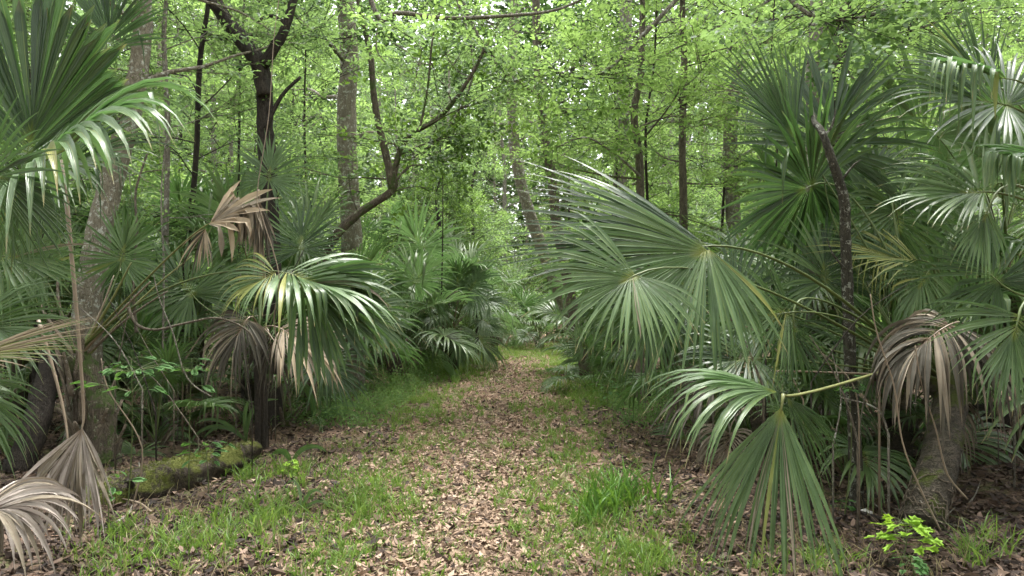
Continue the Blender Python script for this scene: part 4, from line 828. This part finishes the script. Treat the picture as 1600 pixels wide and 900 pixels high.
vine([(440, 560), (428, 500), (436, 430), (410, 340), (402, 300), (420, 180), (428, 60), (440, -30)], 6.0, .005, 'pale thin vine hanging in front of the forked tree', 'petiole_dead')
vine([(205, 800), (222, 700), (170, 610), (158, 560)], 5.6, .006, 'dry thin twig bending over the mossy log', 'petiole_dead')
vine([(330, 620), (292, 590), (270, 520), (250, 470), (240, 430)], 6.4, .007, 'grey twig leaning right behind the mossy log', 'bark')
vine([(1470, 830), (1432, 750), (1410, 690), (1396, 600), (1370, 520), (1360, 460)], 4.5, .006, 'pale thin vine dangling in front of the brown dead frond', 'petiole_dead')
vine([(1512, 780), (1480, 740), (1462, 670), (1440, 600), (1430, 540)], 4.6, .006, 'second pale vine curling beside the leaning palm trunk', 'petiole_dead')
vine([(690, 460), (692, 300), (686, 200)], 15, .014, 'thin vine hanging through the dark small tree', 'bark_dark', 'leaf', seed=6)
vine([(1210, 300), (1215, 200), (1205, 100), (1212, -20)], 9, .012, 'thin vine rising behind the fan seen from below', 'bark_dark', 'leaf_bright', seed=7)
for i in range(26):
    left = i < 10
    g = G(rnd.uniform(40, 420), rnd.uniform(640, 840)) if left else G(rnd.uniform(1080, 1600), rnd.uniform(660, 880))
    az = rnd.uniform(0, 3.14); L = rnd.uniform(.25, .8)
    P = smooth_path([A([-math.cos(az) * L / 2, -math.sin(az) * L / 2, .015]), A([.03, .04, .04]), A([math.cos(az) * L / 2, math.sin(az) * L / 2, rnd.uniform(.02, .12)])], 4)
    mb = MB(); tube(mb, P, np.linspace(.012, .004, len(P)) * rnd.uniform(.6, 1.4), 6, rough=.1); ob = mb.obj('fallen_stick', M[rnd.choice(['petiole_dead', 'bark', 'bark_dark'])]); ob.location = (g[0], g[1], float(hgt(g[0], g[1])))
    tag(ob, 'dry fallen stick lying in the leaf litter under the palms', 'stick', 'fallen sticks under the palms')
# white stone by the slender trunk
mb = MB(); rg = np.random.default_rng(4); P = np.stack([np.linspace(-.05, .05, 6), rg.normal(0, .004, 6), rg.normal(0, .003, 6)], -1)
tube(mb, P, [.012, .028, .034, .033, .026, .01], 9, rough=.1, flat=.8); g = G(1352, 812)
n_ = N('white_stone'); tc_ = n_('TexCoord'); M['stone'] = n_.finish(n_.mix(n_.noise(30, 4, .6, tc_.outputs['Object']), (.5, .48, .45), (.75, .73, .70)), .7, .3)
ob = mb.obj('stone', M['stone']); ob.location = (g[0], g[1], .045); tag(ob, 'small white stone at the foot of the slender lichened trunk', 'stone')

# ------------------------------------------------------------------ seedlings
def leaf_shape(lobed, L):
    """outline of a leaf in its own plane: (K,2) along x"""
    if lobed: pts = [(0, 0), (.05, .16), (-.02, .45), (.22, .34), (.42, .52), (.5, .26), (.72, .24), (.68, .12), (1, 0)]
    else: pts = [(0, 0), (.1, .12), (.28, .22), (.5, .24), (.72, .17), (.88, .07), (1, 0)]
    return A([(x * L, y * L) for x, y in pts])
def leaf_mesh(name, lobed, L, mat):
    o = leaf_shape(lobed, L); n = len(o); V = [(x, 0, -.12 * x * x / L) for x, y in o]; V += [(x, y, .18 * abs(y) - .2 * x * x / L) for x, y in o[1:-1]]; V += [(x, -y, .18 * abs(y) - .2 * x * x / L) for x, y in o[1:-1]]
    V = A(V)
    V[:n, 0] = np.maximum.accumulate(V[:n, 0])
    F = []; mb = MB()
    q = []; t3 = []
    for s_ in (0, 1):
        off = n + s_ * (n - 2)
        for i in range(n - 1):
            a = i; b = i + 1; c = off + i if i < n - 2 else None; d = off + i - 1 if i > 0 else None
            if c is None: t3.append((a, b, d))
            elif d is None: t3.append((a, b, c))
            else: q.append((a, b, c, d))
    mb.add(V, A(q)); mb.F.append(A(t3)); mb.M.append(np.zeros(len(t3), int)); return mb.mesh(name, [M[mat]])
LM = {('lobed', 'leaf_lime'): leaf_mesh('leaf', True, .085, 'leaf_lime'), ('oval', 'leaf_seedling'): leaf_mesh('leaf', False, .10, 'leaf_seedling'),
      ('lobed', 'leaf_seedling'): leaf_mesh('leaf', True, .08, 'leaf_seedling')}
def seedling(px, py, Y, h, n, kind, label, seed, sc=1.0, spread=.16, tiers=None):
    rg = random.Random(seed); t = W(px, py, Y); x, y = t[0], Y
    e = empty('seedling', (x, y, float(hgt(x, y))), label, 'seedling')
    z0 = t[2] - h if t[2] - h > .02 else 0; ht = max(t[2], .1)
    P = smooth_path([(rg.uniform(-.05, .05), 0, 0), (rg.uniform(-.03, .03), .01, ht * .5), (0, 0, ht)], 4)
    mb = MB(); tube(mb, P, np.linspace(.005, .002, len(P)), 5)
    me = LM[kind]; sp = []
    for i in range(n):
        f = 1 - .55 * (i / n) * min(1, h / ht * 1.4); o = P[int(f * (len(P) - 1))]; az = i * 2.4 + rg.uniform(-.5, .5); d = spread * rg.uniform(.35, 1.1) * (.4 + .6 * i / n)
        q = o + A([math.cos(az) * d, math.sin(az) * d, d * .35 - .02]); sp.append((o, q, az))
        tube(mb, A([o, (o + q) / 2 + A([0, 0, .01]), q]), .0015, 4, cap=False)
    mb.obj('stem', M['petiole'], e)
    for o, q, az in sp:
        l = link('leaf', me, e); l.location = tuple(q); l.rotation_euler = (rg.uniform(-.4, .4) + R_(12), rg.uniform(-.1, .45), az + rg.uniform(-.5, .5)); k = sc * rg.uniform(.7, 1.2); l.scale = (k,) * 3
seedling(1412, 812, 4.35, .2, 34, ('lobed', 'leaf_lime'), 'lime-green lobed-leaf sapling in the bottom right foreground', 1, .95, .22)
seedling(1420, 870, 4.15, .1, 14, ('lobed', 'leaf_seedling'), 'low green lobed seedling right under the lime sapling', 2, .7, .12)
seedling(205, 560, 5.6, .25, 34, ('oval', 'leaf_seedling'), 'oval-leaved sapling at chest height left of the looping vine', 3, 1.15, .32)
seedling(300, 560, 6.2, .2, 14, ('oval', 'leaf_seedling'), 'oval-leaved sapling below the looping vine', 4, 1.1, .24)
seedling(165, 745, 4.9, .2, 12, ('oval', 'leaf_seedling'), 'oval-leaved seedling in front of the mossy log beside the grey dead frond', 5, .85, .18)
seedling(320, 690, 6.0, .2, 16, ('oval', 'leaf_seedling'), 'broad-leaved seedling growing on top of the mossy log', 6, 1.0, .24)
seedling(455, 722, 6.6, .1, 9, ('lobed', 'leaf_lime'), 'tiny lime seedling left of the path', 7, .8, .08)
seedling(1325, 596, 5.2, .12, 9, ('lobed', 'leaf_seedling'), 'small lobed seedling beside the middle of the slender trunk', 8, .8, .1)
seedling(1316, 790, 5.3, .1, 7, ('lobed', 'leaf_seedling'), 'tiny seedling at the foot of the slender trunk', 9, .7, .1)
seedling(950, 592, 9.5, .3, 16, ('oval', 'leaf_seedling'), 'leafy seedling beside the low dark palmetto', 10, 1.0, .25)
# strap-leaved plants
def strap_plant(px, py, n, L, wd, label, seed, mat='palm_light', Yo=None, lean=(0, 0)):
    g = G(px, py) if Yo is None else W(px, py, Yo); rg = random.Random(seed)
    e = empty('strap_leaved_plant', g, label, 'plant')
    for i in range(n):
        az = i * 2.4 + rg.uniform(-.4, .4); d = nrm(A([math.cos(az) * .45 + lean[0], math.sin(az) * .3 + lean[1], 1.0])); K = 9; p = np.zeros(3); P = [p]; l = L * rg.uniform(.7, 1.15)
        for k in range(1, K): d = nrm(d + A([math.cos(az) * .08, 0, -.05 * k * rg.uniform(.5, 1.6)])); p = p + d * l / K; P.append(p)
        P = A(P); T = nrm(np.gradient(P, axis=0)); t = nrm(np.cross(T, nrm(A([math.cos(az + 1.5), math.sin(az + 1.5), .4])) * 0 + A([0, 1, .2]))); s = np.linspace(0, 1, K); w = wd * np.sin(np.pi * (s * .9 + .08)) ** .7; b = np.cross(T, t)
        V = np.stack([P - t * w[:, None] + b * (w * .3)[:, None], P, P + t * w[:, None] + b * (w * .3)[:, None]], 1).reshape(-1, 3)
        q = MB(); q.add(V, leaf_faces(K), np.stack([np.tile([0, .5, 1], K), np.repeat(s * .7 + .17, 3)], -1)); q.obj('leaf', M[mat], e)
strap_plant(385, 690, 6, .75, .022, 'plant of long arching strap leaves on the right end of the mossy log', 1, 'palm_light', lean=(-.45, 0))
strap_plant(455, 725, 3, .42, .024, 'short upright dark sword leaf standing left of the path', 2, 'palm', lean=(0, 0))
strap_plant(490, 665, 5, .95, .03, 'broad curving strap leaves leaning right toward the path', 3, 'palm_light', lean=(.55, -.1))
strap_plant(470, 800, 3, .45, .012, 'thin drooping strap leaves beside the left grass', 4, 'palm_light', lean=(.4, 0))

cb = MB(); rg = np.random.default_rng(21); nt_ = 900
y = 3.3 * (26 / 3.3) ** rg.random(nt_); x = rg.uniform(-1, 1, nt_) * (y * .5 + .6); az = rg.uniform(0, 6.28, nt_); L_ = rg.uniform(.05, .28, nt_)
p0 = np.stack([x, y, hgt(x, y) + .022], -1); p1 = p0 + np.stack([np.cos(az) * L_, np.sin(az) * L_, rg.uniform(-.005, .02, nt_)], -1); twigs(cb, p0, p1, .0035, 0)
tag(cb.obj('twig_litter', [M['bark_dark']]), 'small dark twigs scattered over the leaf litter', 'twigs', kind='stuff')
# ------------------------------------------------------------------ leaf litter and grass
def litter(name, X, Y, size, mat, label, seed):
    rg = np.random.default_rng(seed); n = len(X); c = np.stack([X, Y, hgt(X, Y) + rg.uniform(.004, .03, n)], -1)
    az = rg.uniform(0, 6.283, n); up = nrm(A([0, 0, 1.]) + .38 * rg.standard_normal((n, 3))); d = np.stack([np.cos(az), np.sin(az), np.zeros(n)], -1); d = nrm(d - up * np.sum(d * up, 1, keepdims=True)); s = np.cross(up, d)
    z = size * rg.uniform(.3, 1.0, (n, 1)) * rg.uniform(.8, 1.7, (n, 1)); wdt = z * rg.uniform(.28, .5, (n, 1)); cu = z * rg.uniform(-.05, .28, (n, 1))
    V = np.stack([c - d * z * .5 + up * cu, c - d * z * .12 + s * wdt * .5, c + d * z * .2 + s * wdt * .42, c + d * z * .5 + up * cu, c + d * z * .2 - s * wdt * .42, c - d * z * .12 - s * wdt * .5], 1)
    V[:, [1, 2, 4, 5]] += (up * z * rg.uniform(-.1, .14, (n, 1)))[:, None]
    V[..., 2] = np.maximum(V[..., 2], hgt(V[..., 0], V[..., 1]) + .006)
    k = np.arange(n) * 6; F = np.concatenate([np.stack([k, k + 1, k + 2, k + 3], -1), np.stack([k, k + 3, k + 4, k + 5], -1)])
    mb = MB(); mb.add(V.reshape(-1, 3), F); return tag(mb.obj(name, M[mat], smooth=False), label, 'leaf litter', kind='stuff')
rg = np.random.default_rng(9)
def samp(n, p=1.35, y0=3.2, y1=30):
    u = rg.random(n); y = (y0 ** (1 - p) + u * (y1 ** (1 - p) - y0 ** (1 - p))) ** (1 / (1 - p)); return y
y = samp(70000); x = path_x(y) + rg.normal(0, 1, len(y)) * .95
x = np.where(rg.random(len(y)) < .5, path_x(y) + rg.normal(0, .42, len(y)), x)
pn = np.sin(x * 3.1 + y * 1.7) * np.sin(x * 1.3 - y * 2.3 + 1) + .5 * np.sin(x * 7.3 + y * 5.1) * np.sin(y * 6.1 - x * 4.7)
k = rg.random(len(x)) < np.clip(.75 + .55 * pn, .12, 1); x, y = x[k], y[k]
litter('leaf_litter', x, y, .055, 'litter', 'pinkish-brown dry leaves strewn along the path', 1)
y = samp(60000, 1.5, 3.2, 22); x = rg.uniform(-1, 1, len(y)) * (y * .72 + .5); k = (np.abs(x - path_x(y)) > 1.1) | (rg.random(len(x)) < .3); x, y = x[k], y[k]
litter('shade_tinted_old_litter', x, y, .07, 'litter_dark', 'old leaves on the forest floor, coloured darker for the shade under the palms', 2)
PATCH = [(250, 860, 110, 36, 2800, .11), (420, 815, 50, 40, 900, .18), (570, 795, 60, 42, 2200, .13), (600, 745, 90, 24, 1100, .08), (640, 650, 60, 25, 2200, .10), (615, 615, 60, 25, 2600, .16),
 (680, 585, 60, 22, 3200, .16), (740, 560, 50, 12, 2600, .14), (700, 690, 50, 18, 500, .07), (860, 700, 80, 26, 2200, .09), (870, 760, 90, 34, 2400, .09), (900, 825, 90, 34, 2600, .09),
 (850, 645, 55, 22, 1800, .10), (880, 600, 50, 20, 2600, .12), (870, 568, 60, 12, 3400, .12), (835, 548, 90, 9, 26000, .10), (800, 556, 40, 6, 5000, .08), (900, 566, 40, 14, 9000, .13), (705, 575, 45, 16, 9000, .14), (930, 620, 50, 18, 2400, .2), (720, 880, 120, 22, 900, .06), (1010, 870, 60, 25, 1500, .13), (1250, 885, 110, 20, 600, .14), (1530, 880, 60, 22, 300, .16),
 (520, 880, 60, 25, 900, .08), (560, 700, 60, 20, 300, .07), (340, 830, 60, 24, 700, .12), (660, 620, 40, 20, 1500, .13), (455, 745, 40, 18, 500, .14), (940, 560, 50, 14, 2500, .2), (390, 740, 40, 20, 700, .15)]
def grass(name, pts, hs, wd, mat, label, seed, tuft=7, cat='grass'):
    rg = np.random.default_rng(seed); n = len(pts) * tuft; c = np.repeat(pts, tuft, 0) + rg.normal(0, .018, (n, 2)); hh = np.repeat(hs, tuft) * rg.uniform(.3, 1.45, n)
    az = rg.uniform(0, 6.283, n); ln = rg.uniform(.15, 1.1, n); o = np.stack([np.cos(az), np.sin(az)], -1)
    face = rg.uniform(-1.1, 1.1, n); s = np.stack([np.cos(face), np.sin(face), np.zeros(n)], -1) * (wd * rg.uniform(.6, 1.3, n))[:, None]
    z0 = hgt(c[:, 0], c[:, 1]); R = []
    for f, wf in ((0, .8), (.4, 1), (.75, .7), (1, 0)):
        r = ln * hh * f ** 1.8; p = np.stack([c[:, 0] + o[:, 0] * r, c[:, 1] + o[:, 1] * r, z0 + hh * (f - .35 * ln * f ** 2.5)], -1)
        R += [p - s * wf, p + s * wf] if wf else [p]
    V = np.stack(R, 1).reshape(-1, 3); k = np.arange(n) * 7
    mb = MB(); mb.add(V, np.concatenate([np.stack([k, k + 1, k + 3, k + 2], -1), np.stack([k + 2, k + 3, k + 5, k + 4], -1)])); mb.F.append(np.stack([k + 4, k + 5, k + 6], -1)); mb.M.append(np.zeros(n, int))
    return tag(mb.obj(name, M[mat]), label, cat, kind='stuff')
P, H = [], []
for px, py, rx, ry, n, h in PATCH:
    m = n // 18; qx = px + rg.normal(0, .62, m) * rx; qy = np.clip(py + rg.normal(0, .62, m) * ry, 538, 960)
    Y = EYE * FPX / (qy - HOR); P.append(np.stack([(qx - 800) / FPX * Y, Y], -1)); H.append(np.full(m, h) * rg.uniform(.6, 1.2, m))
y = samp(2200, 1.15, 3.4, 27); sgn = np.where(rg.random(len(y)) < .5, -1, 1); x = path_x(y) + sgn * rg.normal(.8, .42, len(y)); P.append(np.stack([x, y], -1)); H.append(rg.uniform(.04, .09, len(y)))
grass('grass', np.concatenate(P), np.concatenate(H), .0038, 'grass', 'short bright green grass along both sides of the path', 3, 9)
gp = []
for px, py, s_ in ((950, 770, 1), (985, 765, 1), (925, 785, .6), (970, 750, .8)):
    g = G(px, py + 30); gp.append(g[None, :2] + rg.normal(0, .12, (int(16 * s_), 2)))
grass('grass_tuft', np.concatenate(gp), np.full(sum(map(len, gp)), .30), .0065, 'grass_dark', 'tall dark-green grass tuft on the right side of the path', 4, 5)
y = samp(1500, 1.4, 4, 20); x = rg.uniform(-1, 1, 1500) * (y * .6); pc = np.concatenate(P)[::7]; x = np.concatenate([x, pc[:, 0] + .02]); y = np.concatenate([y, pc[:, 1]]); k = (np.abs(x - path_x(y)) > 1.0) | (np.arange(len(x)) > 1499)
grass('dry_grass', np.stack([x, y], -1)[k], rg.uniform(.06, .18, int(k.sum())), .002, 'grass_dry', 'straw-coloured dry grass blades among the litter', 5, 4)
y = samp(2600, 1.2, 9, 30); sgn = np.where(rg.random(len(y)) < .5, -1, 1); x = path_x(y) + sgn * (1.5 + np.abs(rg.normal(0, .8, len(y)))); cb = MB()
leaf_sprays(cb, np.stack([x, y, hgt(x, y)], -1), np.stack([rg.normal(0, .6, len(y)), rg.normal(0, .6, len(y)), np.ones(len(y))], -1), 8, .055, .28, rg, 0, tilt=1.)
tag(cb.obj('ground_cover', [M['leaf']]), 'low green leafy ground cover on the verges of the path', 'ground cover', kind='stuff')
